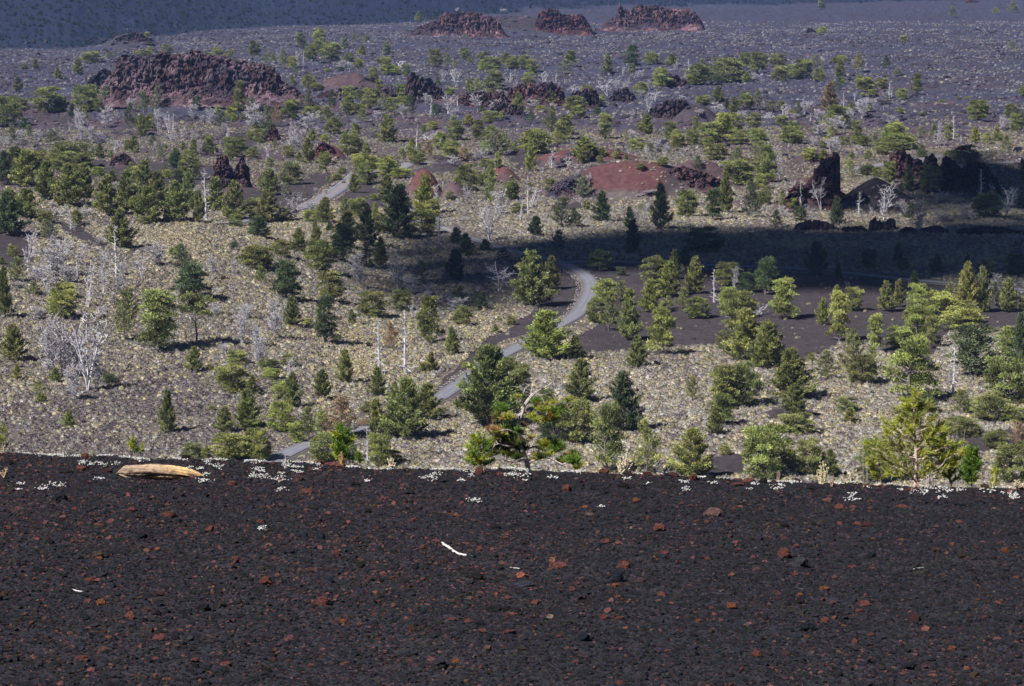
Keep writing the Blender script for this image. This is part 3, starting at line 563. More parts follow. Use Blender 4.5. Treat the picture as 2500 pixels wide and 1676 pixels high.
def pine(kind, seed):
    """unit tree: height 1, crown width 1; returns (crown mesh, trunk mesh)"""
    r = np.random.RandomState(seed); fo = MB(); wd = MB()
    bend = r.uniform(-.06, .06, 2)
    def axis(t): return np.array([bend[0] * math.sin(t * 3) * .8 + .03 * math.sin(t * 9 + seed), bend[1] * math.sin(t * 3 + 1), t])
    top = {'c': .97, 'b': .86, 'o': .9, 's': .95, 't': .88}[kind]
    ts = np.linspace(-.03, top, 9); wd.tube([axis(t) for t in ts], np.interp(ts, [0, top], [.034 if kind != 'c' else .026, .006]), 6, (1, 1, 1))
    P, D, S, T = [], [], [], []
    def branch(p0, d, ln, n, droop, rad, sz, tone, start=.3):
        pts = []
        for q in np.linspace(0, 1, 5): pts.append(p0 + d * ln * q + np.array([0, 0, droop * q * q * ln]))
        pts = np.array(pts); wd.tube(pts, np.linspace(rad, rad * .3, 5), 4, (1, 1, 1), False)
        for q in r.uniform(start, 1.05, n):
            side = np.cross(d, [0, 0, 1]); side /= np.linalg.norm(side) + 1e-9
            p = p0 + d * ln * q + np.array([0, 0, droop * q * q * ln]) + side * r.normal(0, .13) * ln * (1.25 - q) + np.array([0, 0, r.normal(0, .012)])
            P.append(p); D.append(d * .9 + side * r.normal(0, .5)); S.append(sz * r.uniform(.75, 1.25)); T.append(tone * r.uniform(.85, 1.15))
    if kind in 'cs':
        nb = 92 if kind == 'c' else 60; t0 = .03 if kind == 'c' else .1; lob = r.uniform(0, 6.28); la = r.uniform(.05, .22)
        for i in range(nb):
            t = t0 + (top - t0) * (i / nb) ** .92; az = i * 2.4 + r.normal(0, .35)
            prof = (1 - t) ** .72 * min(1, .62 + t * 3.2) * .56
            ln = prof * r.uniform(.62, 1.18) * (1 + la * math.cos(az - lob)) + .02
            if kind == 's' and r.rand() < .25: ln *= .6
            el = r.uniform(-.05, .35) + t * .5; d = np.array([math.cos(az) * math.cos(el), math.sin(az) * math.cos(el), math.sin(el)])
            nt = int((9 + 42 * ln) * (1 if kind == 'c' else .42)); tone = r.uniform(.5, 1.5)
            branch(axis(t), d, ln, nt, .12, .006, .038 + .014 * (1 - t), tone)
        for q in range(14 if kind == 'c' else 5): P.append(axis(top + r.uniform(-.09, .03)) + r.normal(0, .008, 3)); D.append(np.array([0, 0, 1.0])); S.append(.035); T.append(1.15)
        per = 8
    else:
        cl = []
        if kind == 'b': ncl, zlo, zhi = 38, .08, .86
        elif kind == 'o': ncl, zlo, zhi = 30, .12, .92
        else: ncl, zlo, zhi = 15, .58, .95
        for i in range(ncl):
            t = zlo + (zhi - zlo) * ((i + r.uniform(0, 1)) / ncl); az = i * 2.4 + r.normal(0, .6)
            if kind == 'b': rr = .44 * math.sqrt(max(.05, 1 - ((t - .42) / .55) ** 2))
            elif kind == 'o': rr = .46 * r.uniform(.35, 1.0) * (1.05 - .55 * t)
            else: rr = .46 * r.uniform(.3, 1.0) * math.sqrt(max(.1, 1 - ((t - .72) / .3) ** 2))
            cl.append((np.array([math.cos(az) * rr * r.uniform(.55, 1), math.sin(az) * rr * r.uniform(.55, 1), t]), r.uniform(.085, .165) * (1.05 if kind == 'b' else 1)))
        cl.append((axis(top - .04), .11))
        for c, cr in cl:
            a0 = axis(max(.04, c[2] - r.uniform(.08, .2))); mid_ = (a0 + c) / 2 + np.array([0, 0, -.02]); wd.tube([a0, mid_, c], [.013, .009, .004], 4, (1, 1, 1), False)
            tone = r.uniform(.5, 1.5); k = int(46 * (cr / .14) ** 2)
            u = r.normal(size=(k, 3)); u /= np.linalg.norm(u, axis=1)[:, None]; u[:, 2] = np.abs(u[:, 2]) * .9 - .22
            rad = cr * r.uniform(.55, 1.08, k)[:, None]
            pts = c + u * rad * np.array([1.2, 1.2, .5])
            for p, q in zip(pts, u): P.append(p); D.append(q); S.append(.042 * r.uniform(.8, 1.3)); T.append(tone * r.uniform(.85, 1.2))
            for q in range(3):
                e = c + u[q] * cr * .9; wd.tube([c, e], [.004, .002], 3, (1, 1, 1), False)
        per = 8
    if kind in 'so':
        for i in range(26):
            t = r.uniform(.08, .9); az = r.uniform(0, 6.28); ln = .34 * (1.1 - t) * r.uniform(.5, 1.1); el = r.uniform(-.1, .5)
            d = np.array([math.cos(az) * math.cos(el), math.sin(az) * math.cos(el), math.sin(el)]); p = axis(t)
            wd.tube([p, p + d * ln * .6, p + d * ln + np.array([0, 0, .03])], [.006, .004, .0015], 3, (2.0, 2.0, 2.1), False)
    tufts(fo, r, np.array(P), np.array(D), np.array(S), per, np.array(T))
    return fo.mesh('crown', NEEDLE), wd.mesh('trunk', BARK)
def snag(kind, seed):
    r = np.random.RandomState(seed); m = MB(); W1 = (1, 1, 1)
    def grow(p, d, ln, rad, lev, nkids, wob=.25, up=.15):
        n = 5; pts = [p]; dd = d.copy()
        for i in range(n):
            dd = dd + r.normal(0, wob / n * 1.6, 3) + np.array([0, 0, up / n]); dd /= np.linalg.norm(dd); pts.append(pts[-1] + dd * ln / n)
        pts = np.array(pts); m.tube(pts, np.linspace(rad, rad * .42, n + 1), 5 if lev == 0 else 3, np.array([1, 1, 1]) * r.uniform(.8, 1.1), False)
        if lev < 3:
            for k in range(nkids[lev] if lev < len(nkids) else 0):
                t = r.uniform(.25, 1); q = pts[min(n, int(t * n))]; az = r.uniform(0, 6.28)
                s = np.array([math.cos(az), math.sin(az), r.uniform(-.15, .5)]); nd = dd * r.uniform(.2, .7) + s; nd /= np.linalg.norm(nd)
                grow(q, nd, ln * r.uniform(.28, .5), max(rad * .45, .0078), lev + 1, nkids, wob * 1.2, up)
    if kind == 'd':
        lean = np.array([r.uniform(-.06, .06), r.uniform(-.05, .05), 1.0]); pts = []; p = np.array([0, 0, -.02.real])
        bends = r.normal(0, .035, (9, 2)); pts = [np.array([0, 0, -.02])]
        for i in range(9): pts.append(pts[-1] + np.array([lean[0] + bends[i][0], lean[1] + bends[i][1], 1]) * .113)
        pts = np.array(pts); m.tube(pts, np.array([.040, .034, .030, .027, .024, .020, .016, .012, .008, .004]), 6, W1)
        for i in range(64):
            t = r.uniform(.08, .97); k = t * 9; q = pts[int(k)] + (pts[min(9, int(k) + 1)] - pts[int(k)]) * (k % 1); az = r.uniform(0, 6.28)
            d = np.array([math.cos(az), math.sin(az), r.uniform(-.25, .55)]); ln = r.uniform(.06, .30) * (1.15 - .75 * t) * (r.rand() < .55 and .55 or 1)
            e = q + d * ln * .6; e2 = e + (d + r.normal(0, .5, 3)) * ln * .45
            m.tube([q, e, e2], [.0085, .006, .003], 3, np.array([1, 1, 1]) * r.uniform(.8, 1.05), False)
            if r.rand() < .5: m.tube([e, e + r.normal(0, .6, 3) * ln * .5], [.005, .003], 3, W1, False)
    elif kind == 'm':
        for k in range(r.randint(2, 5)):
            az = r.uniform(0, 6.28); d = np.array([math.cos(az) * .42, math.sin(az) * .3, 1.0]); d /= np.linalg.norm(d)
            grow(np.array([0, 0, -.02]), d, r.uniform(.62, .95), .024, 0, [8, 4, 2], .45, .1)
    elif kind == 'f':
        for k in range(3):
            az = r.uniform(0, 6.28); d = np.array([math.cos(az) * .22, math.sin(az) * .2, 1.0]); d /= np.linalg.norm(d)
            grow(np.array([r.uniform(-.08, .08), r.uniform(-.08, .08), -.02]), d, r.uniform(.7, 1.0), .016, 0, [17, 5, 3], .25, .1)
    else:
        for k in range(11):
            az = r.uniform(0, 6.28); d = np.array([math.cos(az), math.sin(az), r.uniform(.1, 1.1)]); d /= np.linalg.norm(d)
            grow(np.array([r.uniform(-.2, .2), r.uniform(-.2, .2), .02]), d, r.uniform(.25, .6), .022, 0, [5, 3], .6, -.1)
    V = np.concatenate(m.V); hgt = V[:, 2].max(); wx = np.percentile(V[:, 0], 99) - np.percentile(V[:, 0], 1)
    m.V = [np.c_[v[:, 0] / wx, v[:, 1] / wx, v[:, 2] / hgt] if kind != 'd' else np.c_[v[:, 0] / .36, v[:, 1] / .36, v[:, 2] / hgt] for v in m.V]
    return m.mesh('dead_tree', SNAG)
VAR = {'c': 6, 'b': 6, 'o': 6, 's': 5, 't': 2}
PINES = {k: [pine(k, 400 + ord(k) * 3 + i) for i in range(n)] for k, n in VAR.items()}
SNAGS = {k: [snag(k, 900 + ord(k) + i * 13) for i in range(n)] for k, n in {'d': 5, 'm': 5, 'f': 5, 'l': 3}.items()}
COL = {'g': (.175, .198, .080), 'y': (.235, .268, .092), 'k': (.082, .115, .060), 'a': (.18, .205, .135), 'r': (.27, .20, .14)}  # the dark green also paints shade into pines that stand in shadow
CN = {'g': 'green', 'y': 'yellow-green', 'k': 'dark green', 'a': 'grey-green', 'r': 'rust-brown'}
FORM = {'c': 'conical', 'b': 'bushy', 'o': 'ragged', 's': 'sparse', 't': 'umbrella-topped'}
SF = {'d': 'bare straight', 'm': 'forked bleached', 'f': 'twiggy grey', 'l': 'sprawling fallen'}
# places of the trees in the picture, tile by tile: x y height width kind colour
TREES = {
(0, 0, .2736): "320 615 75 55cg,700 660 120 75cg,815 570 110 140by,1310 345 60 45by,1280 505 60 130bg,1495 480 85 90ba,2255 495 115 75cg,1940 490 65 80by,2055 505 60 50cy,1850 500 35 60by,155 825 125 90ca,60 1130 270 230bg,180 1010 130 120bg,420 1000 220 230bg,530 1000 140 130bg,760 1000 240 200bg,645 1055 115 60ck,880 1000 120 80bg,940 930 150 130sa,1280 1020 180 130sa,1410 960 170 120sa,1760 990 130 80bk,2140 1010 270 130og,2060 1060 100 80by,2250 1000 120 100sa,1160 1140 200 90sk,1350 1160 140 120sa,1985 1145 130 120sk,210 1180 120 140sk,110 1300 160 120sa,470 1280 100 140sk,300 1490 150 260by,60 1490 130 100by,640 1500 230 320bg,520 1500 180 150bg,890 1410 120 70cg,1130 1350 90 60cg,1200 1370 140 90cg,1430 1440 130 100sa,1570 1490 150 120cg,1690 1490 110 120bg,1740 1380 140 80bg,1860 1390 180 90bg,1910 1360 80 60bg,2090 1400 180 170bg,2270 1400 90 110sa,2160 1360 120 90bg,1630 1330 60 50cy,1370 1310 90 100sk,800 1220 60 60by,1340 1160 130 110by",
(620, 0, .2736): "410 430 130 110oa,585 385 125 90by,505 545 130 100bg,690 545 165 150bg,805 435 105 60ca,900 385 90 90sa,1000 380 70 55bg,1180 510 130 100oa,845 555 80 90bg,105 565 80 90sa,265 610 150 110sa,930 740 200 100ty,770 635 40 60bk,1065 665 65 65by,1180 670 160 90by,1250 670 80 110by,1130 580 70 60bg,1610 600 160 110bg,1725 585 100 90sg,1470 200 80 55cy,1880 350 50 50sg,2045 610 145 90bg,2145 630 120 110bg,2300 615 100 90bg,1930 580 70 80sa,2150 800 170 130bg,2000 820 110 120sy,1750 855 75 70by,1500 870 80 60by,1640 800 110 70sk,1335 885 140 110bg,340 770 80 90sg,490 780 110 100bg,560 800 60 90by,840 1030 240 130og,1040 970 180 140bg,930 900 90 90sg,900 1010 90 150bg,1230 1000 130 110bg,1150 1000 150 120sa,1400 1040 180 110sk,1630 1005 80 70bk,490 980 160 120sa,330 1060 170 150bg,480 1040 90 80by,230 940 110 90sk,650 1100 140 140sg,710 1200 150 120bg,120 1060 110 140sa,120 1200 110 110bk,200 1130 170 90sr,910 1230 130 70bg,1195 1280 230 140cg,860 1390 190 160bg,310 1410 110 90bg,480 1460 200 120cg,190 1330 80 50sg,60 1280 130 100bg,630 1270 70 70by,1780 1180 130 150sa,1800 1260 170 150og,2010 1260 180 130og,2110 1090 100 120bg,2150 1010 90 80sy,2330 1010 110 70bg,1660 1340 160 110by,1760 1420 160 150by,2160 1400 220 200sa,1740 1420 80 60bg,1880 1440 110 150sr,2090 1380 120 130bg,2200 1370 180 100by,2180 1500 130 60cy,1460 1470 130 130bg,1560 1420 150 120sr,1030 1480 90 130by,950 1480 110 140by,1190 1480 90 100by,1510 1190 70 40cg,20 490 100 60bg",
(1240, 0, .2736): "45 610 110 100bg,150 620 130 100bg,210 640 110 90by,185 760 110 90by,560 590 130 130og,510 660 120 130sa,895 660 160 90cg,1105 610 190 130ok,1275 580 110 120bg,1440 580 60 60by,1360 780 170 130by,1430 770 70 70by,1210 800 50 100by,1730 670 130 110sg,1660 750 90 120by,1950 740 220 230bg,1850 740 90 110bk,2220 660 180 150og,1880 915 130 90cg,1955 980 90 50ck,1740 930 80 120by,2120 970 140 110bg,2230 980 160 120sa,90 1030 180 90cg,700 920 160 110bg,390 930 110 110sy,440 870 80 60bg,610 1000 140 150bg,620 1060 120 110bg,785 960 110 160by,790 1030 70 60bk,520 1250 210 190og,870 1240 210 160og,1235 1205 160 130cg,1450 1250 150 130og,1520 1350 160 110bg,1150 1340 100 130by,1240 1340 60 100sg,230 1370 210 240by,200 1530 240 90cy,450 1290 100 150sy,680 1450 140 110cg,845 1390 70 60cy,960 1410 60 50by,1380 1480 80 90bg,1670 1230 170 130sg,1800 1290 190 180bg,1930 1270 240 200oy,2020 1180 170 130by,2060 1290 130 150bg,2190 1140 130 110bg,2230 1300 140 130bg,1850 1430 150 180bg,2050 1462 140 140sg,2250 1400 130 150sg,2260 1550 160 150bg,1060 1250 70 70sy,300 1000 60 80by",
(1860, 0, .2736): "530 90 95 75oa,535 310 70 70by,1265 375 60 60by,1700 160 90 90sg,2240 110 80 130sg,2080 130 60 60sy,2230 440 70 90sa,20 620 140 60bg,150 600 120 120bg,160 730 140 130bg,290 700 120 130bg,370 700 170 140bg,510 740 130 90bg,480 620 120 120sa,715 555 60 80by,700 720 170 90og,715 750 40 50by,860 640 140 110sg,1210 680 70 80sa,870 740 70 60by,920 820 130 140bg,1070 800 100 100bg,1385 840 170 120og,1250 885 95 80by,985 880 80 90bg,1750 890 40 50sy,1605 920 30 50by,610 1000 230 130cr,670 1150 210 180bg,800 1000 80 60cg,1240 1010 50 50by,1415 1030 30 30bg,1925 1075 180 170bg,2235 1040 110 100bg,2275 1170 160 110bg,2320 860 90 50bg,170 990 90 70bg,70 1000 90 80sg,180 1130 100 90bg,270 1290 160 190bg,845 1290 200 120og,900 1300 90 110bg,740 1300 80 80bg,1190 1260 170 150by,1100 1300 150 130sy,1210 1340 150 230bg,1310 1290 90 100by,600 1290 140 80sy,1670 1250 130 80bg,1905 1280 130 80cy,2010 1290 100 110sy,2180 1370 150 100sg,40 1440 150 120bg,420 1440 120 120by,800 1420 60 50cg,950 1440 90 120sg,1065 1380 110 120bg,1820 1490 190 190bk,1700 1440 100 120bg,500 1200 100 150sk",
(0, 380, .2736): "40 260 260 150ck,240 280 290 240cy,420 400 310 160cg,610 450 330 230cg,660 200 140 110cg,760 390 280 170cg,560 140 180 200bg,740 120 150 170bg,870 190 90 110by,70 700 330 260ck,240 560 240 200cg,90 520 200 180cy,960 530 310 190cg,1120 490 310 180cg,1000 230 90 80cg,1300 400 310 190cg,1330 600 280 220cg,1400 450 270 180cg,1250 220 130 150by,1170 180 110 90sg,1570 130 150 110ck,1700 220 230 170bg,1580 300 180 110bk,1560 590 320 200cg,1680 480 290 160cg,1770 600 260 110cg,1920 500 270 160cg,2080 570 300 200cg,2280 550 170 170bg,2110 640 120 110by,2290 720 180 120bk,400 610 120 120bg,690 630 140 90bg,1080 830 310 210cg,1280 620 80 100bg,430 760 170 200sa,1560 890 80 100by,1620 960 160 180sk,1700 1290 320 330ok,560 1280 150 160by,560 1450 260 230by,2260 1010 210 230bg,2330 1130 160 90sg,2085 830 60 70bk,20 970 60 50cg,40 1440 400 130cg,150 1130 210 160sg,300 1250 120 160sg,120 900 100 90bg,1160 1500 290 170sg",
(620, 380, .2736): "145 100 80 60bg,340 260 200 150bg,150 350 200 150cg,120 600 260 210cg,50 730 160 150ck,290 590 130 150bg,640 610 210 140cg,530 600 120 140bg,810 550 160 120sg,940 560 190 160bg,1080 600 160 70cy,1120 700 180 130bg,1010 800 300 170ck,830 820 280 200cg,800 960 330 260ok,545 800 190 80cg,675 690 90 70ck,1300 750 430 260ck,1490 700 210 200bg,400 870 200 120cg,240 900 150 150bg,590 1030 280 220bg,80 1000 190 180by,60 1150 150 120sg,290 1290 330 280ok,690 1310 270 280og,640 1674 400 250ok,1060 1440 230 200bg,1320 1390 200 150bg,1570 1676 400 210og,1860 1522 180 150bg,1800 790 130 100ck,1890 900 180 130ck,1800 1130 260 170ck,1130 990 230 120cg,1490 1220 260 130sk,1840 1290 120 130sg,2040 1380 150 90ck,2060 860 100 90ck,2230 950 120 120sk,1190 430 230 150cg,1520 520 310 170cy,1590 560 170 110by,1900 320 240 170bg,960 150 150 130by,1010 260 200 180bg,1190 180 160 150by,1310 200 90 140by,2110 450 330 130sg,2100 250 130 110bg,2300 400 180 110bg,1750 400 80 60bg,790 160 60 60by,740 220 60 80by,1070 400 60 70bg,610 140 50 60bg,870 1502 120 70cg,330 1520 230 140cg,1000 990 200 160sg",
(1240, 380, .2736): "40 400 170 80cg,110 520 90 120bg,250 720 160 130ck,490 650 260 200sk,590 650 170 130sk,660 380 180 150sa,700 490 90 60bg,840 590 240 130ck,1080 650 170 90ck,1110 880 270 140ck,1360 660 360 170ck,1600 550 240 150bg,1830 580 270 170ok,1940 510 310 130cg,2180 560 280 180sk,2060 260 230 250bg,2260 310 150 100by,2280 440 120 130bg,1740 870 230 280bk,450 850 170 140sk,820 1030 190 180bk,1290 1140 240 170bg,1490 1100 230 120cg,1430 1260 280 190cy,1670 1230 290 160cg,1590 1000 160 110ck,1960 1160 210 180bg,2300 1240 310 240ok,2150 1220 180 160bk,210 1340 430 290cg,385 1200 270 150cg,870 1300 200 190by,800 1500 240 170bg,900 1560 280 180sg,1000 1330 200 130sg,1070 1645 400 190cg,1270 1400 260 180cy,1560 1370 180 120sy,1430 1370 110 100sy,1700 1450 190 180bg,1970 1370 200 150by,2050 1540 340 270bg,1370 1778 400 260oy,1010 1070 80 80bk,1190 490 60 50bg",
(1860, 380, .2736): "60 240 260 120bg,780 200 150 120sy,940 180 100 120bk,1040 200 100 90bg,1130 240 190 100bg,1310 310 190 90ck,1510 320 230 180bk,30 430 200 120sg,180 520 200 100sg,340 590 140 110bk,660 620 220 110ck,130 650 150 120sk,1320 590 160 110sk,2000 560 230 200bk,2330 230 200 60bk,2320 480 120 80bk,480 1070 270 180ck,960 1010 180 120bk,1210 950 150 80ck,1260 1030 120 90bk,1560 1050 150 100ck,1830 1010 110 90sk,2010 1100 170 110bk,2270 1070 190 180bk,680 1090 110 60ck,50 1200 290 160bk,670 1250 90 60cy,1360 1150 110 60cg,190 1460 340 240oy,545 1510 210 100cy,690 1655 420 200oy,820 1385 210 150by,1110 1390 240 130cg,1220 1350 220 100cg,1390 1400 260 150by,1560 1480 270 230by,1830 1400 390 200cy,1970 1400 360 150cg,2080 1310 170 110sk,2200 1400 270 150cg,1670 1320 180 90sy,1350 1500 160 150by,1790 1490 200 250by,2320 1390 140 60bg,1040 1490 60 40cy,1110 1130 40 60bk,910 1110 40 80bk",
(0, 760, .2806): "120 440 290 190cg,150 600 130 75cy,480 620 120 90cy,350 800 95 90cy,340 700 90 130sg,950 620 80 120bk,1690 530 200 130cg,1390 345 500 390og,1090 250 410 200sg,1700 300 430 280tg,2060 460 120 150by,2020 700 250 270bg,2190 730 160 100cg,1460 1055 330 130cg,600 1010 130 100cy,2150 1030 310 190cg,1960 1060 210 150cg,2010 1290 230 300by,2220 1290 280 150by,1680 1290 150 160bg,1790 1290 110 70by,1830 520 60 60by,1850 870 50 60bg",
(620, 760, .2806): "470 120 60 70by,1720 380 220 110cg,1540 520 150 100cy,1470 530 70 60cy,800 620 260 140cg,590 770 240 150cg,1080 740 230 130cg,310 480 110 110by,120 500 90 130bg,150 590 100 150by,340 840 280 130cg,240 770 170 150by,250 1050 280 220by,370 1140 190 130by,470 1110 260 150sg,760 1100 330 340sr,600 1080 200 200sy,960 1000 60 100br,1010 880 100 120bg,1060 1060 270 140cy,1330 1110 470 320cg,1220 1090 250 180cg,1230 790 160 100cg,1500 940 280 220cg,2050 1010 640 420cg,2200 520 130 140bg,2200 900 370 240bg,660 1310 260 280bg,900 1310 90 80bg,1100 1340 290 170by,850 1270 160 130sg,1230 1320 120 90by,1190 330 220 130sr,1850 490 50 90by,60 1310 280 140by,2240 120 80 80bg,2100 190 70 50cg,2140 100 40 40bg",
(1240, 760, .2806): "320 415 370 370cy,580 420 190 130cg,1120 490 250 170cg,2080 430 400 280cy,1870 360 180 150sg,2240 500 370 220cg,640 790 340 230cg,600 1150 400 300bg,1010 1050 460 260ck,860 1400 580 290og,1200 1420 440 260sy,1610 1450 390 300cy,1600 780 200 130sy,1880 850 360 290oy,2040 830 380 260bg,1870 990 260 240og,1810 1080 220 120cg,2200 1460 480 300by,1890 1250 90 80by,90 800 350 210bg,420 1160 330 230bk,330 800 130 120bg",
(1860, 760, .2806): "60 500 360 250cy,250 760 380 320cg,290 920 260 210cg,300 1060 180 230bg,100 1380 400 330by,410 1420 310 230bg,590 1440 220 120cg,980 350 310 170oy,560 600 240 200sg,790 640 440 250sg,870 640 260 200bg,950 520 200 160sy,1340 290 330 230oy,1190 320 190 180by,1290 780 520 460oy,1480 320 270 150og,1740 170 200 300by,1840 570 430 480ok,2160 400 270 200bg,2240 430 370 130ck,2150 800 420 400bg,740 880 140 160bg,770 970 120 110cy,1740 900 200 250sg,1730 1080 160 280bg,2000 960 250 300bg,2030 1190 160 200bg,2200 980 150 160by,2230 1200 230 150sr,970 1500 370 300og,2170 1500 370 250bg,1380 880 150 230bk,430 440 80 60by",
}
DEAD = {
(0, 0, .2736): "730 1200 220 90f,945 1140 210 110f,1420 1200 230 100f,1180 1000 130 90f,1880 1120 170 90f,2250 1150 250 150f,1720 1060 140 90f,330 1270 110 90f,190 1290 140 100f,40 1310 100 70m,1030 1370 130 90m,860 1260 90 100f,1545 1260 100 60f,1635 1240 110 50f,1780 1390 140 60f,690 1130 160 80f",
(620, 0, .2736): "440 565 90 30d,390 540 80 40f,1300 600 60 90m,1800 780 170 110m,2290 720 70 40d,280 880 120 60m,290 930 110 110f,1580 1035 160 90d,1730 1020 190 130m,2000 1000 170 120m,350 1310 220 90f,480 1230 250 170f,1450 1350 200 90d,2230 120 50 60f,1810 110 40 40f,30 1150 180 120f,1560 1250 80 160l,1340 1060 130 100f,1030 1390 80 50f,780 610 80 60f,2040 1420 110 130f",
(1240, 0, .2736): "20 740 90 40d,325 765 130 70m,430 740 70 20d,505 745 40 15d,890 860 150 140m,1060 860 160 80f,1170 700 80 60f,1320 910 110 110m,1255 1000 180 80m,1615 660 130 60d,1580 690 60 20d,600 850 100 110m,240 960 80 90f,1880 1030 100 120f,710 1310 90 50d,1335 1370 150 60f,1560 1400 90 90f,2210 720 70 70f,2275 330 75 15d,390 1500 160 90d,1100 1260 100 80f",
(1860, 0, .2736): "205 1070 150 90m,60 1060 60 100l,400 1010 130 120f,510 1100 130 110f,730 940 110 40d,900 1060 180 120f,975 1000 130 120f,1135 880 140 60d,1160 870 90 30d,1710 1250 210 50d,650 1200 170 140f,635 1370 180 120f,2170 1160 130 90f,880 580 70 40d,510 590 110 100f,1590 1310 140 80f,1085 985 45 15d",
(0, 380, .2736): "1840 590 470 150d,760 460 100 110l,520 540 90 180l,630 660 190 60d,245 1050 390 120m,690 1130 300 80d,520 1000 280 150m,520 1080 360 230f,600 1140 180 180f,370 1150 180 200f,440 1270 220 150m,1040 1100 480 110d,920 1230 260 140m,1380 990 260 180f,1270 1110 250 120m,1310 740 130 40d,1900 1110 240 90f,1950 1220 60 110l,900 800 90 60f,870 1462 130 130m,340 1462 130 150f,2200 1462 150 150f,980 1050 160 40d",
(620, 380, .2736): "360 590 270 160f,1290 1210 350 170m,950 1180 230 150f,1640 390 140 80m,1900 440 180 80f,2210 530 240 140m,2100 760 330 160m,1720 600 80 140l,2180 1220 270 270m,1420 1240 180 160f,1700 1330 120 90f,1800 1400 150 160f,1410 1462 130 130m,1650 800 280 110d,370 1300 130 80d,180 1640 390 170f,1710 1130 130 110f,640 350 60 40f",
(1240, 380, .2736): "180 530 350 80d,610 200 80 60f,1840 1310 300 80d,2230 1430 110 150l,1180 360 50 120l,1150 620 190 60f",
(1860, 380, .2736): "165 220 230 110m,345 440 220 80d,530 490 300 140m,865 540 220 70d,1085 580 320 150m,1440 450 90 40d,1800 580 170 100f,1950 420 300 90d,2180 550 270 130m,1600 600 130 170f,1280 560 170 120f,1610 420 120 110f,200 560 130 80m,2100 1170 130 80f,760 1160 50 60l,140 0 100 90m",
(0, 760, .2806): "760 690 700 300m,430 590 600 160f,560 580 480 220f,680 560 430 160f,650 770 330 170f,840 690 400 130f,2100 300 330 130f,1950 350 90 80f,2250 470 330 130f,1590 650 80 140l",
(620, 760, .2806): "1090 560 480 160d,1320 550 560 170d,990 1330 340 80d,40 480 250 120f",
(1860, 760, .2806): "1660 750 450 120d",
}
def parse(tab):
    out = []
    for (ox, oy, s), txt in tab.items():
        for e in txt.split(','):
            a = e.split(); m = re.match(r'(\d+)([a-z]+)', a[3]); out.append((ox + float(a[0]) * s, oy + float(a[1]) * s, float(a[2]) * s, float(m.group(1)) * s, m.group(2)))
    return out
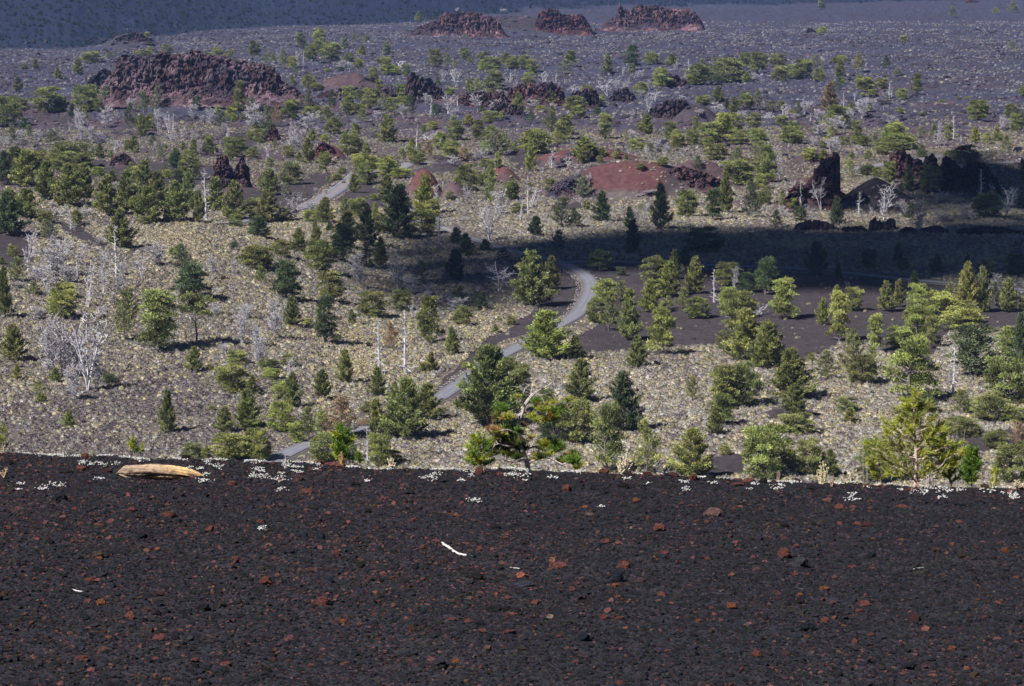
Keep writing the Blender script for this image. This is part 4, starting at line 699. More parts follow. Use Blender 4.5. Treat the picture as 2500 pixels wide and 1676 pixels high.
# places named by what is found there; the first box that holds a tree's foot names its place
ZONES = [
 (0, 1060, 560, 1300, 'just above the crest beside the yellow log'), (560, 1060, 900, 1300, 'by the lowest stretch of road at the crest'), (900, 1060, 1420, 1300, 'just above the cinder crest'), (1420, 1060, 2020, 1300, 'just above the crest right of the dead gnarled pine'), (2020, 1060, 2500, 1300, 'just above the crest around the big sapling'),
 (0, 0, 520, 150, 'on the lava plain behind the long red ridge'), (520, 0, 900, 130, 'on the far lava plain'), (900, 0, 1500, 130, 'by the dark hill on the far plain'), (1500, 0, 2500, 130, 'on the lava plain right of the far red cliff'),
 (0, 130, 230, 235, 'left of the long red ridge'), (200, 110, 720, 150, 'along the top of the long red ridge'), (0, 225, 190, 345, 'below the left end of the long red ridge'), (190, 225, 400, 345, 'at the foot of the long red ridge'), (400, 225, 600, 345, 'under the right half of the long red ridge'),
 (600, 225, 760, 330, 'between the long red ridge and the middle pines'), (620, 100, 900, 225, 'right of the long red ridge'), (900, 100, 1160, 225, 'around the dark jagged crag'), (1160, 100, 1480, 225, 'behind the maroon outcrops'), (1480, 100, 1860, 225, 'on the low black mound below the far red cliff'), (1860, 100, 2500, 225, 'at the edge of the open lava plain'),
 (760, 225, 940, 340, 'in the middle plain above the double-lined road'), (940, 225, 1240, 310, 'below the dark jagged crag'), (1240, 225, 1560, 300, 'among the maroon outcrops'), (1560, 225, 1860, 300, 'around the overhanging lava block'), (1860, 225, 2180, 310, 'around the white twiggy dead trees'), (2180, 225, 2500, 340, 'on the open lava above the far road'),
 (0, 345, 160, 470, 'at the left end of the grove'), (160, 345, 300, 420, 'behind the grove of conical pines'), (300, 345, 560, 420, 'around the low dark red knoll'), (560, 330, 760, 500, 'near the twin red spires'), (760, 330, 1000, 400, 'behind the bend of the double-lined road'), (1000, 310, 1240, 420, 'above the small bright red cone'), (1240, 300, 1500, 400, 'behind the bright red mound'), (1500, 300, 1760, 400, 'behind the right shoulder of the red mound'), (1760, 300, 1960, 400, 'left of the tall reddish rock wall'), (1960, 310, 2240, 410, 'behind the tall reddish rock wall'), (2240, 330, 2500, 420, 'along the far road'),
 (160, 400, 330, 520, 'in the middle of the grove'), (330, 400, 560, 560, 'at the right end of the grove'), (0, 470, 160, 600, 'on the left hill crest'), (160, 500, 330, 640, 'on the hillside below the grove'), (560, 480, 760, 600, 'on the hill crest left of the road'), (760, 400, 960, 520, 'beside the double-lined road'), (960, 400, 1140, 530, 'around the small bright red cone'), (1140, 400, 1330, 530, 'left of the black and red mound'), (1330, 400, 1780, 545, 'below the black and red mound'), (1780, 400, 2080, 560, 'in front of the tall reddish rock wall'), (2080, 400, 2500, 560, 'below the black crags'),
 (740, 520, 900, 650, 'on the brow left of the winding road'), (900, 530, 1060, 650, 'on the brow just left of the winding road'), (1060, 530, 1300, 650, 'along the road before the fork'), (1300, 545, 1700, 650, 'in the cloud shadow beyond the fork'), (1700, 560, 2100, 665, 'in the cloud shadow behind the gravel track'), (2100, 560, 2500, 690, 'in the shade at the end of the gravel track'),
 (0, 600, 130, 800, 'at the left edge of the hillside'), (130, 600, 330, 760, 'among the dead trees on the hillside'), (330, 560, 560, 760, 'in the middle of the sage hillside'), (560, 600, 760, 760, 'on the hillside below the brow'), (760, 650, 960, 800, 'on the slope right of the big ragged pines'), (960, 650, 1180, 860, 'on the sage bank inside the road bend'), (1180, 650, 1320, 900, 'inside the road bend'), (1320, 650, 1480, 860, 'on the outside of the road bend'), (1480, 650, 1700, 740, 'at the shade edge right of the road bend'), (1480, 740, 1700, 900, 'on the bare cinder right of the road bend'), (1700, 650, 1900, 800, 'at the left end of the cinder field'), (1900, 665, 2160, 900, 'on the cinder field'), (2160, 665, 2340, 830, 'in the grove at the right of the cinder field'), (2340, 665, 2500, 830, 'at the right edge of the cinder field'),
 (0, 760, 330, 1060, 'on the grey brush slope at the left'), (330, 740, 560, 900, 'around the big ragged pine on the slope'), (560, 740, 760, 930, 'on the lower middle of the slope'), (330, 890, 600, 1060, 'on the lower slope above the yellow log'), (600, 900, 760, 1060, 'left of the rust-brown pine'), (760, 780, 960, 930, 'around the tallest white snag'), (760, 900, 1040, 1060, 'left of the straight stretch of road'), (1040, 860, 1320, 1060, 'right of the straight stretch of road'), (1320, 850, 1560, 1060, 'on the pale brush flat'), (1560, 780, 1780, 1060, 'in the middle of the pale brush flat'), (1700, 780, 2020, 1060, 'along the edge of the cinder field'), (2020, 820, 2280, 1060, 'above the big sapling'), (2280, 780, 2500, 1060, 'in the thicket at the right edge')]
def place_of(u, v):
    for (a, b, c, d, t) in ZONES:
        if a <= u < c and b <= v < d: return t
    return min(ZONES, key=lambda z: (u - (z[0] + z[2]) / 2) ** 2 + 4 * (v - (z[1] + z[3]) / 2) ** 2)[4]
ORD = ['first', 'second', 'third', 'fourth', 'fifth', 'sixth', 'seventh', 'eighth', 'ninth', 'tenth', 'eleventh', 'twelfth', 'thirteenth', 'fourteenth', 'fifteenth', 'sixteenth', 'seventeenth', 'eighteenth', 'nineteenth', 'twentieth'] 
NUM = ['', 'one', 'two', 'three', 'four', 'five', 'six', 'seven', 'eight', 'nine', 'ten', 'eleven', 'twelve', 'thirteen', 'fourteen', 'fifteen', 'sixteen', 'seventeen', 'eighteen', 'nineteen', 'twenty']
def label_all(items):
    """items: (u, phrase, noun, place); gives each its own words, telling look-alikes at one place apart from left to right"""
    by = {}
    for i, (u, ph, noun, pl) in enumerate(items): by.setdefault((ph, noun, pl), []).append((u, i))
    out = [None] * len(items)
    for (ph, noun, pl), v in by.items():
        v.sort(); n = len(v); pn = noun if noun.endswith('s') and n > 1 else noun + 's'
        if noun.endswith('patch'): pn = noun + 'es'
        for k, (u, i) in enumerate(v):
            if n == 1: out[i] = f'{ph} {noun} {pl}'
            elif k == 0: out[i] = f'leftmost {ph} {noun} {pl}'
            elif k == n - 1: out[i] = f'rightmost {ph} {noun} {pl}'
            else: out[i] = f'{ORD[k]} {ph} {noun} from left {pl}'
    out = [' '.join(t.split()) for t in out]
    fix = []
    for t in out:
        for a, b_ in ((' dead trees', ' snags'), ('on the hill crest', 'on hill crest'), (' at the right of ', ' right of '), (' the ', ' '), (' the ', ' ')):
            if len(re.findall(r"[A-Za-z0-9][A-Za-z0-9'-]*", t)) > 16: t = t.replace(a, b_, 1)
        fix.append(t)
    return fix
T_ = parse(TREES); D_ = parse(DEAD)
rx_ = np.random.RandomState(31)
def companions(tab, p, vmax, kinds):
    out = []
    for (u, v, h, w, k) in tab:
        if v < vmax and v > 130 and rx_.rand() < p:
            q = rx_.uniform(.4, .85); out.append((u + rx_.choice([-1, 1]) * rx_.uniform(.7, 2.6) * w, v + rx_.uniform(-.5, .6) * h, h * q, w * q, kinds[rx_.randint(len(kinds))]))
    return out
T_ += companions(T_, .75, 500, ['bg', 'cg', 'by', 'sa', 'sg', 'bg', 'cy', 'sk']); D_ += companions(D_, .7, 480, 'ffmfd') + companions(D_, .75, 900, 'ffmfm')
T_.sort(key=lambda t: -t[2] * t[3]); print('pines', len(T_), 'dead', len(D_))
seen = []
G = on_ground([t[0] for t in T_], [t[1] for t in T_])
rt = np.random.RandomState(3)
def shade(h, w): return 'big' if h > 95 else ('small' if h < 26 else '')
labs = label_all([(t[0], (shade(t[2], t[3]) + ' ' + FORM[t[4][0]] + ' ' + CN[t[4][1]]).strip(), 'pine', place_of(t[0], t[1])) for t in T_[:300]])
far_p = MB()
for i, (u, v, h, w, kc) in enumerate(T_):
    k = kc[0]; var = rt.randint(VAR[k]); rz = rt.uniform(0, 6.28); g = G[i]; sc = g[1] / F
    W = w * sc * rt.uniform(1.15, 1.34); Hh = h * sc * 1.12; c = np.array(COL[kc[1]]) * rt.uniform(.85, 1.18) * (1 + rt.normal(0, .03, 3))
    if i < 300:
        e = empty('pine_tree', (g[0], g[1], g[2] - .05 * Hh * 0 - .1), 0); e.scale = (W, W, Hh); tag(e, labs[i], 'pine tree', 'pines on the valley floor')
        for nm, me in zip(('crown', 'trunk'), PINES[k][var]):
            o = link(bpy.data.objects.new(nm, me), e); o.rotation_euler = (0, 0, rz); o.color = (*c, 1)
            if nm == 'trunk' and kc[1] == 'k': pass
    else:
        me = PINES[k][var][0]; nv = len(me.vertices); co = np.empty(nv * 3, np.float32); me.vertices.foreach_get('co', co); co = co.reshape(-1, 3)
        cl = np.empty(nv * 4, np.float32); me.attributes['tone'].data.foreach_get('color', cl); cl = cl.reshape(-1, 4)[:, :3] * c
        cs, sn = math.cos(rz), math.sin(rz); x = co[:, 0] * cs - co[:, 1] * sn; y = co[:, 0] * sn + co[:, 1] * cs
        q = np.stack([x * W + g[0], y * W + g[1], co[:, 2] * Hh + g[2] - .1], 1); j = np.arange(nv // 5)[:, None] * 5
        far_p.add(q, j + [2, 3, 4], j + [0, 1, 2, 4], cl)
if far_p.n:
    o = far_p.obj('distant_pines', NEEDLE); tag(o, kind='stuff'); o.color = (1, 1, 1, 1)
GD = on_ground([t[0] for t in D_], [t[1] for t in D_])
labs = label_all([(t[0], (('tall ' if t[2] > 80 else '') + SF[t[4]]), 'dead pine', place_of(t[0], t[1])) for t in D_])
GREY = {'d': (.58, .56, .58), 'm': (.56, .54, .57), 'f': (.47, .45, .48), 'l': (.46, .45, .47)}
for i, (u, v, h, w, k) in enumerate(D_):
    g = GD[i]; sc = g[1] / F; me = SNAGS[k][rt.randint(len(SNAGS[k]))]
    o = link(bpy.data.objects.new('dead_tree', me)); o.location = (g[0], g[1], g[2] - .1); o.scale = (w * sc, w * sc, h * sc * 1.03); o.rotation_euler = (0, 0, rt.choice([0, 3.1416]) + rt.uniform(-.5, .5))
    if k == 'd' and u > 700 and u < 790 and v > 500: o.rotation_euler = (0, -.5, 0)
    o.color = (*(np.array(GREY[k]) * rt.uniform(.88, 1.12)), 1); tag(o, labs[i], 'dead tree', 'dead trees on the valley floor')
# ---------------------------------------------------------------- near cinder slope under the camera
def slope_z(x, y):
    q = np.maximum(y - 18.6, 0); k = .085; ylim = (.50 - .108) / k
    drop = np.where(q < ylim, .5 * k * q * q, .5 * k * ylim * ylim + (q - ylim) * k * ylim)
    side = np.maximum(np.abs(x) - 14, 0); sd = np.where(side < 25, .012 * side ** 2, .012 * 625 + (side - 25) * .6)
    lump = .045 * fbm(x / .8, y / 1.1, 4, 201) + .016 * fbm(x / .22, y / .22, 3, 202)
    return H - 1.6 - .108 * y - .0352 * x - drop - sd + lump * (np.abs(x) < 30)
def on_slope(u, v):
    u = np.atleast_1d(np.asarray(u, float)); v = np.atleast_1d(np.asarray(v, float)); dx, dy, dz = ray(u, v)
    Ys = np.linspace(7, 23, 1600); t = Ys[None] / dy[:, None]; gap = H + dz[:, None] * t - slope_z(dx[:, None] * t, np.broadcast_to(Ys[None], t.shape))
    i = np.where((gap <= 0).any(1), (gap <= 0).argmax(1), gap.argmin(1)); tt = Ys[i] / dy
    x = dx * tt; return np.stack([x, Ys[i], slope_z(x, Ys[i])], -1)
def axis_(a, b, c, d, fine, coarse):
    return np.unique(np.concatenate([a + (b - a) * (1 - np.linspace(0, 1, coarse)) ** 2 * 1.0 if False else b - (b - a) * np.linspace(0, 1, coarse) ** 2, np.arange(b, c, fine), c + (d - c) * np.linspace(0, 1, coarse) ** 2]))
gx = axis_(-150, -6, 6, 150, .05, 34); gy = axis_(-60, 8, 24, 250, .05, 40)
GX, GY = np.meshgrid(gx, gy); GZ = slope_z(GX, GY); nr, nc = GX.shape; ix = np.arange(nr * nc).reshape(nr, nc)
Q = np.stack([ix[:-1, :-1], ix[:-1, 1:], ix[1:, 1:], ix[1:, :-1]], -1).reshape(-1, 4)
CIND = mat('fine_cinder', (.030, .027, .038), .9, None, noise=[(60, .35, 1.9), (7, .75, 1.25)], bump=(95, .02, 5), spec=.3, tint=(75, (.14, .06, .05), .72, .04))
sl_ = link(bpy.data.objects.new('cinder_slope', mk_mesh('cinder_slope', np.stack([GX, GY, GZ], -1).reshape(-1, 3), [Q], CIND, None, True))); sl_['kind'] = 'structure'
# loose cinder grains
GRAIN = mat('cinder_grains', (1, 1, 1), .85, 'col', inst=True, noise=(3, .75, 1.25), bump=(6, .25, 3), spec=.35)
def grain_proto(seed, sub):
    V, T = ICO[sub]; r = np.random.RandomState(seed); V = V * (1 + .42 * fbm(V[:, 0] * 1.4 + seed, V[:, 1] * 1.4 + V[:, 2] * 2.1, 2, seed))[:, None] * np.array([.5, .5, .38]) * (1 + r.uniform(-.22, .22, (len(V), 1)))
    b = MB(); b.add(V, T); return b.mesh('cinder_gravel', GRAIN)
GP = [grain_proto(500 + i, 1) for i in range(7)]
rg = np.random.RandomState(21); n = 440000
yy = np.sqrt(8.6 ** 2 + rg.uniform(0, 1, n) * (21.5 ** 2 - 8.6 ** 2)); xx = rg.uniform(-.225, .225, n) * yy
s = np.clip(rg.lognormal(math.log(.0078), .52, n), .004, .038) * np.where(rg.rand(n) < .015, 1.9, 1)
base = np.array([.024, .0235, .037]) * rg.uniform(.4, 2.9, n)[:, None] * (1 + rg.normal(0, .10, (n, 3)))
pr = .055 + .075 * (fbm(xx / .8, yy / 1.2, 3, 230) > .05) + .05 * (xx < 0)
k = rg.rand(n); red = k < pr; warm = (k > .93) & (k < .985); pale = k > .9925; blue = (k > .80) & (k < .86)
base[red] = np.array([.33, .13, .105]) * rg.uniform(.3, 1.5, red.sum())[:, None] * (1 + rg.normal(0, .10, (red.sum(), 3)))
base[warm] = np.array([.075, .060, .048]) * rg.uniform(.5, 1.3, warm.sum())[:, None]
base[pale] = np.array([.32, .27, .23]) * rg.uniform(.5, 1.3, pale.sum())[:, None]; s[pale] *= .6
base[blue] = np.array([.026, .036, .055]) * rg.uniform(.7, 1.6, blue.sum())[:, None]
sc3 = s[:, None] * np.stack([rg.uniform(.8, 1.5, n), rg.uniform(.8, 1.3, n), rg.uniform(.6, 1.1, n)], 1)
scatter('cinder_gravel', np.stack([xx, yy, slope_z(xx, yy) + s * .12], 1), sc3, np.stack([rg.uniform(-.5, .5, n), rg.uniform(-.5, .5, n), rg.uniform(0, 6.28, n)], 1), np.clip(base, .004, 1), GP)
# single stones that stand out
STONE = mat('scoria', (1, 1, 1), .9, 'tone', objcol=True, noise=[(4, .6, 1.35), (14, .7, 1.25)], bump=(9, .35, 6), spec=.25)
def boulder(seed):
    V, T = ICO[4]; r = np.random.RandomState(seed); V = V.copy(); n = V.copy()
    for q in range(9):                                                 # broken faces
        d = r.normal(size=3); d /= np.linalg.norm(d); o = r.uniform(.62, .9); k = V @ d - o; V = V - np.where(k > 0, k, 0)[:, None] * d * .92
    x, y, z = n.T; f = fbm(x * 2 + seed, y * 2 + z * 2.7, 4, seed); pit = ridged(x * 4 + seed, y * 4 + z * 5, seed + 3)
    V = V * (1 + .20 * f + .10 * (pit - .5))[:, None] * np.array([.5, .5, .5]); V[:, 2] = np.maximum(V[:, 2], -.42)
    b = MB(); b.add(V, T, None, np.clip(1 + .35 * f, .6, 1.5)); return b.mesh('cinder_rock', STONE, False)
BO = [boulder(800 + i * 3) for i in range(8)]
RC = {'r': (.33, .12, .092), 'k': (.027, .026, .031), 'o': (.46, .17, .075), 'b': (.028, .038, .055), 'n': (.18, .11, .085), 'p': (.38, .22, .20), 'w': (.5, .42, .3), 'd': (.15, .055, .055), 'g': (.12, .13, .15)}
RN = {'r': 'red', 'k': 'black', 'o': 'orange-red', 'b': 'blue-black', 'n': 'brown', 'p': 'pinkish', 'w': 'cream', 'd': 'dark maroon', 'g': 'bluish grey'}
STONES = {
(0, 1080, .2736): "760 90 60 45r,1650 105 70 60k,725 240 90 50r,375 190 40 30r,325 262 35 30r,20 155 40 50p,85 185 60 45k,545 500 110 100b,1270 845 90 70b,1180 605 75 50r,1510 655 135 60r,875 740 90 30r,2060 375 80 45r,1875 780 80 60r,870 1010 90 60n,895 1040 45 35o,1405 958 55 35o,825 1105 50 20n,660 600 55 30r,30 1370 80 80n,790 1240 110 40r,900 1430 80 50o,455 1330 50 30o,305 1225 55 30r,1835 480 60 40k,1430 570 70 30k,2095 1035 60 30r,345 1150 90 40k,1070 840 35 30r,870 855 40 40r,80 770 50 30r,960 1385 40 25r,435 895 90 40k,25 410 55 20o,2320 715 60 25r,110 105 40 15r,440 220 50 20r,1420 1360 100 40d,30 1000 40 30r,2120 400 30 20r,1720 150 70 30d,2310 130 70 30d,960 260 80 40d",
(620, 1080, .2736): "565 140 110 40r,735 200 190 50r,2010 262 70 75r,2050 255 30 60w,2195 285 60 30r,460 450 110 45r,400 330 90 40n,60 715 80 35r,600 845 70 70b,720 1000 80 60r,950 1110 80 50k,105 1250 110 70r,610 1430 120 80r,905 380 80 40k,1500 940 50 50r,1410 700 60 35r,1815 665 80 25r,2020 955 60 45r,180 1040 50 35r,1990 1210 110 60k,910 860 60 35r,1225 1215 80 20r,1440 1120 70 60b,2260 1395 45 45r,2165 1360 40 40r,860 425 40 30r,1625 378 55 20r,2160 760 80 50k,1015 620 60 40k,310 135 40 30d,1800 300 40 25r,1860 200 60 20d",
(1240, 1080, .2736): "865 245 95 50r,1085 255 80 40d,1250 265 90 35d,1480 262 95 40d,1650 320 80 65r,1355 305 50 40r,525 415 75 65r,1400 460 55 30r,1140 520 50 40o,1830 640 160 80p,720 648 80 40p,1350 770 100 75r,870 895 100 50r,1040 1100 100 60r,450 1110 150 35r,970 1210 110 110b,960 1285 85 40o,1375 1365 85 40r,1340 1420 60 25p,980 1385 60 40r,580 1320 60 50r,1180 1240 80 40n,1250 680 40 40r,1635 572 60 25r,1775 715 50 40r,245 630 35 30r,2050 960 55 30r,2190 1025 50 35r,2290 280 60 50k,2140 350 110 40r,2045 385 120 30r,1030 390 100 60k,2070 310 50 25r,1990 1455 90 50o,240 1440 70 40r,490 820 50 30r,230 575 35 40r,1675 710 40 30r,690 580 55 25o,1510 1070 40 35r,1980 840 60 30n,1190 655 40 20g,760 410 60 50b,1320 620 70 45b,1100 770 25 35w",
(1860, 1080, .2736): "20 280 70 50d,315 305 55 45d,105 330 50 35d,960 400 140 35r,1330 425 110 35r,1085 400 55 20r,1995 405 80 45n,2320 390 60 40d,725 340 70 30d,695 580 80 45r,805 588 65 35r,970 528 50 30r,605 485 50 30r,1255 580 100 25r,970 600 40 30r,460 420 80 40k,850 735 75 35r,930 740 100 40d,205 750 80 50k,985 870 45 30o,1245 878 50 25o,1700 915 55 35o,2170 970 75 55o,200 1005 105 95r,335 1085 120 100g,555 1315 90 45o,915 1445 100 50r,630 1440 60 40r,975 1010 80 50b,300 1185 60 30r,1620 1185 45 25r,2270 1210 60 25r,2180 1220 80 50k,1930 1410 50 30r,2110 1440 80 30r,265 688 40 35r,645 1205 60 20r,1955 545 80 40k,2260 815 80 30k,1560 970 70 60n,2170 1097 40 20r,1060 1320 30 20g,310 930 50 30r,340 1365 60 30o,540 1410 50 40r",
(0, 1440, .3548): "695 95 60 40o,895 185 60 60r,1400 130 90 50k,1095 335 85 50r,1210 335 60 40k,550 485 100 40r,215 235 40 30r,1310 340 50 35g,1055 405 60 30g,590 195 70 40b,2225 80 90 45o,740 330 50 25o,960 615 30 30n,1540 525 90 15r,1830 555 80 40k,1975 500 50 30r,1340 490 50 40r,1065 595 30 30o,2140 525 50 25r",
(830, 1440, .3548): "20 220 40 40o,1065 140 110 40k,880 220 50 35r,775 210 80 18r,980 290 60 25r,1170 295 95 35r,1505 320 50 30r,1680 335 80 60b,1450 190 50 30w,1340 95 50 35r,1800 195 80 30r,1915 200 70 15r,480 490 35 20r,795 495 50 30o,870 630 45 20o,1925 645 50 35r,2250 425 40 20o,1620 500 50 25r,970 540 30 30r",
(1660, 1440, .3591): "358 118 65 45o,125 215 40 25o,985 215 55 45r,1255 100 70 30r,1220 150 65 35r,1290 315 60 25r,1190 355 40 35r,520 445 85 45r,620 540 55 25r,1850 405 60 35o,1560 525 90 60b,870 265 100 60b,1600 200 90 45d,735 100 50 25k,820 85 70 40k,1720 585 60 20o,345 645 30 25r,420 540 25 40r,710 610 50 20r",
}
for c0, c1 in (((0, 1440, .3548), 0),): pass
SZ = [(0, 0, 560, 1225, 'around the yellow log'), (560, 0, 1240, 1225, 'near the crest left of the two-toned stone'), (1240, 0, 1900, 1225, 'near the crest right of the dead gnarled pine'), (1900, 0, 2500, 1225, 'near the crest below the big sapling'),
      (0, 1225, 300, 1330, 'on the slope below the left end of the log'), (300, 1225, 640, 1330, 'on the slope below the log'), (640, 1225, 960, 1420, 'on the slope left of the white stick'), (960, 1225, 1330, 1420, 'around the white stick'), (1330, 1225, 1640, 1420, 'on the middle slope right of the white stick'), (1640, 1225, 2000, 1330, 'around the large pinkish stone'), (2000, 1225, 2500, 1330, 'on the slope below the big sapling'),
      (0, 1330, 300, 1460, 'beside the small white twig'), (300, 1330, 640, 1460, 'on the slope right of the small white twig'), (1640, 1330, 2060, 1440, 'around the bluish grey stone'), (2060, 1330, 2500, 1460, 'around the short grey stick at the right'),
      (640, 1420, 960, 1490, 'on the lower slope left of middle'), (960, 1400, 1330, 1490, 'below the white stick'), (1330, 1400, 1640, 1490, 'around the big blue-black stone'), (1640, 1440, 2060, 1520, 'below the bluish grey stone'),
      (0, 1400, 300, 1580, 'near the bottom left edge'), (300, 1400, 640, 1580, 'on the lower left slope'), (640, 1400, 1000, 1580, 'near the bottom left of middle'), (1000, 1400, 1640, 1580, 'near the bottom in the middle'), (1640, 1400, 2060, 1580, 'on the lower slope right of middle'), (2060, 1400, 2500, 1580, 'on the lower right slope'),
      (0, 1500, 640, 1700, 'at the bottom left'), (640, 1500, 1400, 1700, 'at the bottom centre'), (1400, 1500, 2500, 1700, 'at the bottom right')]
def splace(u, v):
    for (a, b, c, d, t) in SZ:
        if a <= u < c and b <= v < d: return t
    return 'on the cinder slope'
ST = parse(STONES); GS = on_slope([t[0] for t in ST], [t[1] + t[2] * 0 for t in ST])
# the tables give stone centres, widths, heights: x y width height
big = lambda w, h: 'large' if w * h > 700 else ('small' if w * h < 110 else ('flat' if w > 2.3 * h else ''))
ROCKS = []
for (ox, oy, s_), txt in STONES.items():
    for e in txt.split(','):
        a = e.split(); ROCKS.append((ox + float(a[0]) * s_, oy + float(a[1]) * s_, float(a[2]) * s_, float(a[3][:-1]) * s_, a[3][-1]))
labs = label_all([(t[0], (big(t[2], t[3]) + ' ' + RN[t[4]]).strip(), 'stone', splace(t[0], t[1])) for t in ROCKS])
GS = on_slope([t[0] for t in ROCKS], [t[1] + t[3] * .35 for t in ROCKS]); rk = np.random.RandomState(8)
for i, (u, v, w, h, c) in enumerate(ROCKS):
    g = GS[i]; k = g[1] / F; o = link(bpy.data.objects.new('cinder_rock', BO[rk.randint(8)])); W = w * k * 1.12; Hh = max(h * k * 1.2, W * .3)
    o.location = (g[0], g[1] + W * .15, g[2] + Hh * .30); o.scale = (W, W * rk.uniform(.7, 1.0), Hh); o.rotation_euler = (rk.uniform(-.25, .25), rk.uniform(-.25, .25), rk.choice([0, 3.14]) + rk.uniform(-.4, .4))
    o.color = (*(np.array(RC[c]) * rk.uniform(.85, 1.15)), 1); tag(o, labs[i], 'stone', 'loose stones on the cinder slope')
# ---------------------------------------------------------------- yellow weathered log
WOOD = mat('split_wood', (1, 1, 1), .8, 'tone', noise=[(30, .8, 1.15)], bump=(60, .006, 6), spec=.2)
st = [(1035, 280, 286), (1060, 255, 292), (1100, 222, 305), (1130, 214, 318), (1180, 212, 322), (1260, 212, 322), (1350, 208, 322), (1430, 210, 330), (1500, 213, 332), (1560, 222, 335), (1620, 232, 340), (1680, 240, 345), (1730, 256, 347), (1780, 280, 349), (1820, 304, 348), (1845, 322, 346), (1857, 334, 344)]
g0 = on_slope([395], [1172])[0]; Yl = g0[1]; kk = Yl / F; m = MB(); NU, NV = 120, 40
us = np.linspace(1035, 1857, NU); tp = np.interp(us, [a[0] for a in st], [a[1] for a in st]); bt = np.interp(us, [a[0] for a in st], [a[2] for a in st])
xw = (us * .2736 - 395) * kk; zc = -((tp + bt) / 2 - 336) * .2736 * kk; hh = (bt - tp) / 2 * .2736 * kk
th = np.linspace(0, 2 * math.pi, NV, endpoint=False); A, TH = np.meshgrid(np.arange(NU), th, indexing='ij')
gro = 1.5 * fbm(TH * 3.2 + .35 * np.sin(A / 25.0), A / 55.0, 4, 5) + .8 * (ridged(TH * 5.5, A / 90.0, 7) - .5)
crack = np.exp(-((TH - 3.55 - .25 * np.sin(A / 17.0)) / .10) ** 2) * .38 + np.exp(-((TH - 2.2 - .2 * np.sin(A / 30.0)) / .06) ** 2) * .2 + np.exp(-((TH - 4.05 - .2 * np.sin(A / 9.0 + 2)) / .07) ** 2) * (A > 40) * .34
sq = 1 / np.maximum(np.abs(np.cos(TH - .4)) ** 5 + np.abs(np.sin(TH - .4)) ** 5, .1) ** .2 / 1.06; rr = sq * (1 + .16 * gro - crack + .08 * fbm(A / 4.0, TH * 5, 3, 9))
dep = np.maximum(hh, .012)[A] * 1.25
Vx = xw[A] + .004 * fbm(A / 4.0, TH * 3, 2, 3); Vy = np.cos(TH) * dep * rr; Vz = zc[A] + np.sin(TH) * hh[A] * rr
V = np.stack([Vx, Vy, Vz], -1).reshape(-1, 3); ii = np.arange(NU - 1)[:, None] * NV; j = np.arange(NV)[None]; j2 = (j + 1) % NV
Q = np.stack([ii + j, ii + NV + j, ii + NV + j2, ii + j2], -1).reshape(-1, 4)
f = sstep(.38, .75, A / NU + .12 * fbm(A / 14.0, TH * 1.5, 2, 4) + .16 * (TH > 3.7)); cg = np.array([.36, .26, .18]); co_ = np.array([.60, .40, .19])
C = (cg * (1 - f[..., None]) + co_ * f[..., None]) * (1 + .45 * gro[..., None] - 2.2 * crack[..., None]) * (1 - .6 * (ridged(TH * 9, A / 60.0, 17) > .86))[..., None]
m.add(V, None, Q, np.clip(C, .02, 1).reshape(-1, 3)); m.add(np.vstack([V[:NV], V[:NV].mean(0)]), [[NV, q, (q + 1) % NV] for q in range(NV)], None, C.reshape(-1, 3)[:NV + 1])
m.add(np.vstack([V[-NV:], V[-NV:].mean(0)]), [[NV, (q + 1) % NV, q] for q in range(NV)], None, C.reshape(-1, 3)[-NV - 1:])
log = m.obj('driftwood_log', WOOD, None, True); log.location = (g0[0], Yl, g0[2] + .004); tag(log, 'split weathered log, grey brown at one end and bright yellow-orange at the other', 'log')
# ---------------------------------------------------------------- sticks
STICK = mat('white_stick_wood', (1, 1, 1), .85, 'tone', noise=[(120, .7, 1.15)], bump=(140, .004, 4))
def stick(px, rad, label, colr=(.62, .58, .55), lift=.5):
    u = [p[0] for p in px]; v = [p[1] for p in px]; mid = on_slope([np.mean(u)], [np.mean(v)])[0]
    b = MB(); P = on_slope(u, v) - mid; r0 = rad * mid[1] / F; P = spline(P, max(.004, r0 * .8)); P[:, 2] += r0 * lift; n = len(P)
    R = r0 * (1 + .28 * np.array([fbm(np.array([i / 2.5]), np.array([3.0]), 2, 6)[0] for i in range(n)])) * np.interp(np.arange(n), [0, n * .08, n * .75, n - 1], [.45, 1, .85, .5])
    b.tube(P, R, 7, colr); o = b.obj('stick', STICK, None, True); o.location = mid; tag(o, label, 'stick', 'sticks on the cinder slope')
stick([(1079, 1327), (1086, 1334), (1095, 1338), (1107, 1348), (1120, 1355), (1135, 1358), (1147, 1360), (1156, 1362)], 4.2, 'knobbly white stick lying on the black cinder')
stick([(176, 1441), (186, 1444), (198, 1446), (211, 1446)], 2.0, 'thin white twig on the cinder slope near the left edge', (.7, .68, .66))
stick([(1245, 1387), (1255, 1388), (1265, 1389), (1273, 1391)], 1.6, 'hair-thin white twig right of the knobbly white stick')
stick([(2229, 1393), (2240, 1391), (2250, 1389), (2257, 1388)], 2.4, 'short straight grey stick right of the bluish grey stone', (.42, .40, .36))
stick([(725, 1150), (731, 1143), (736, 1134), (742, 1129)], 1.1, 'thin tan twig poking up among white flowers near the crest', (.4, .26, .17), 3)
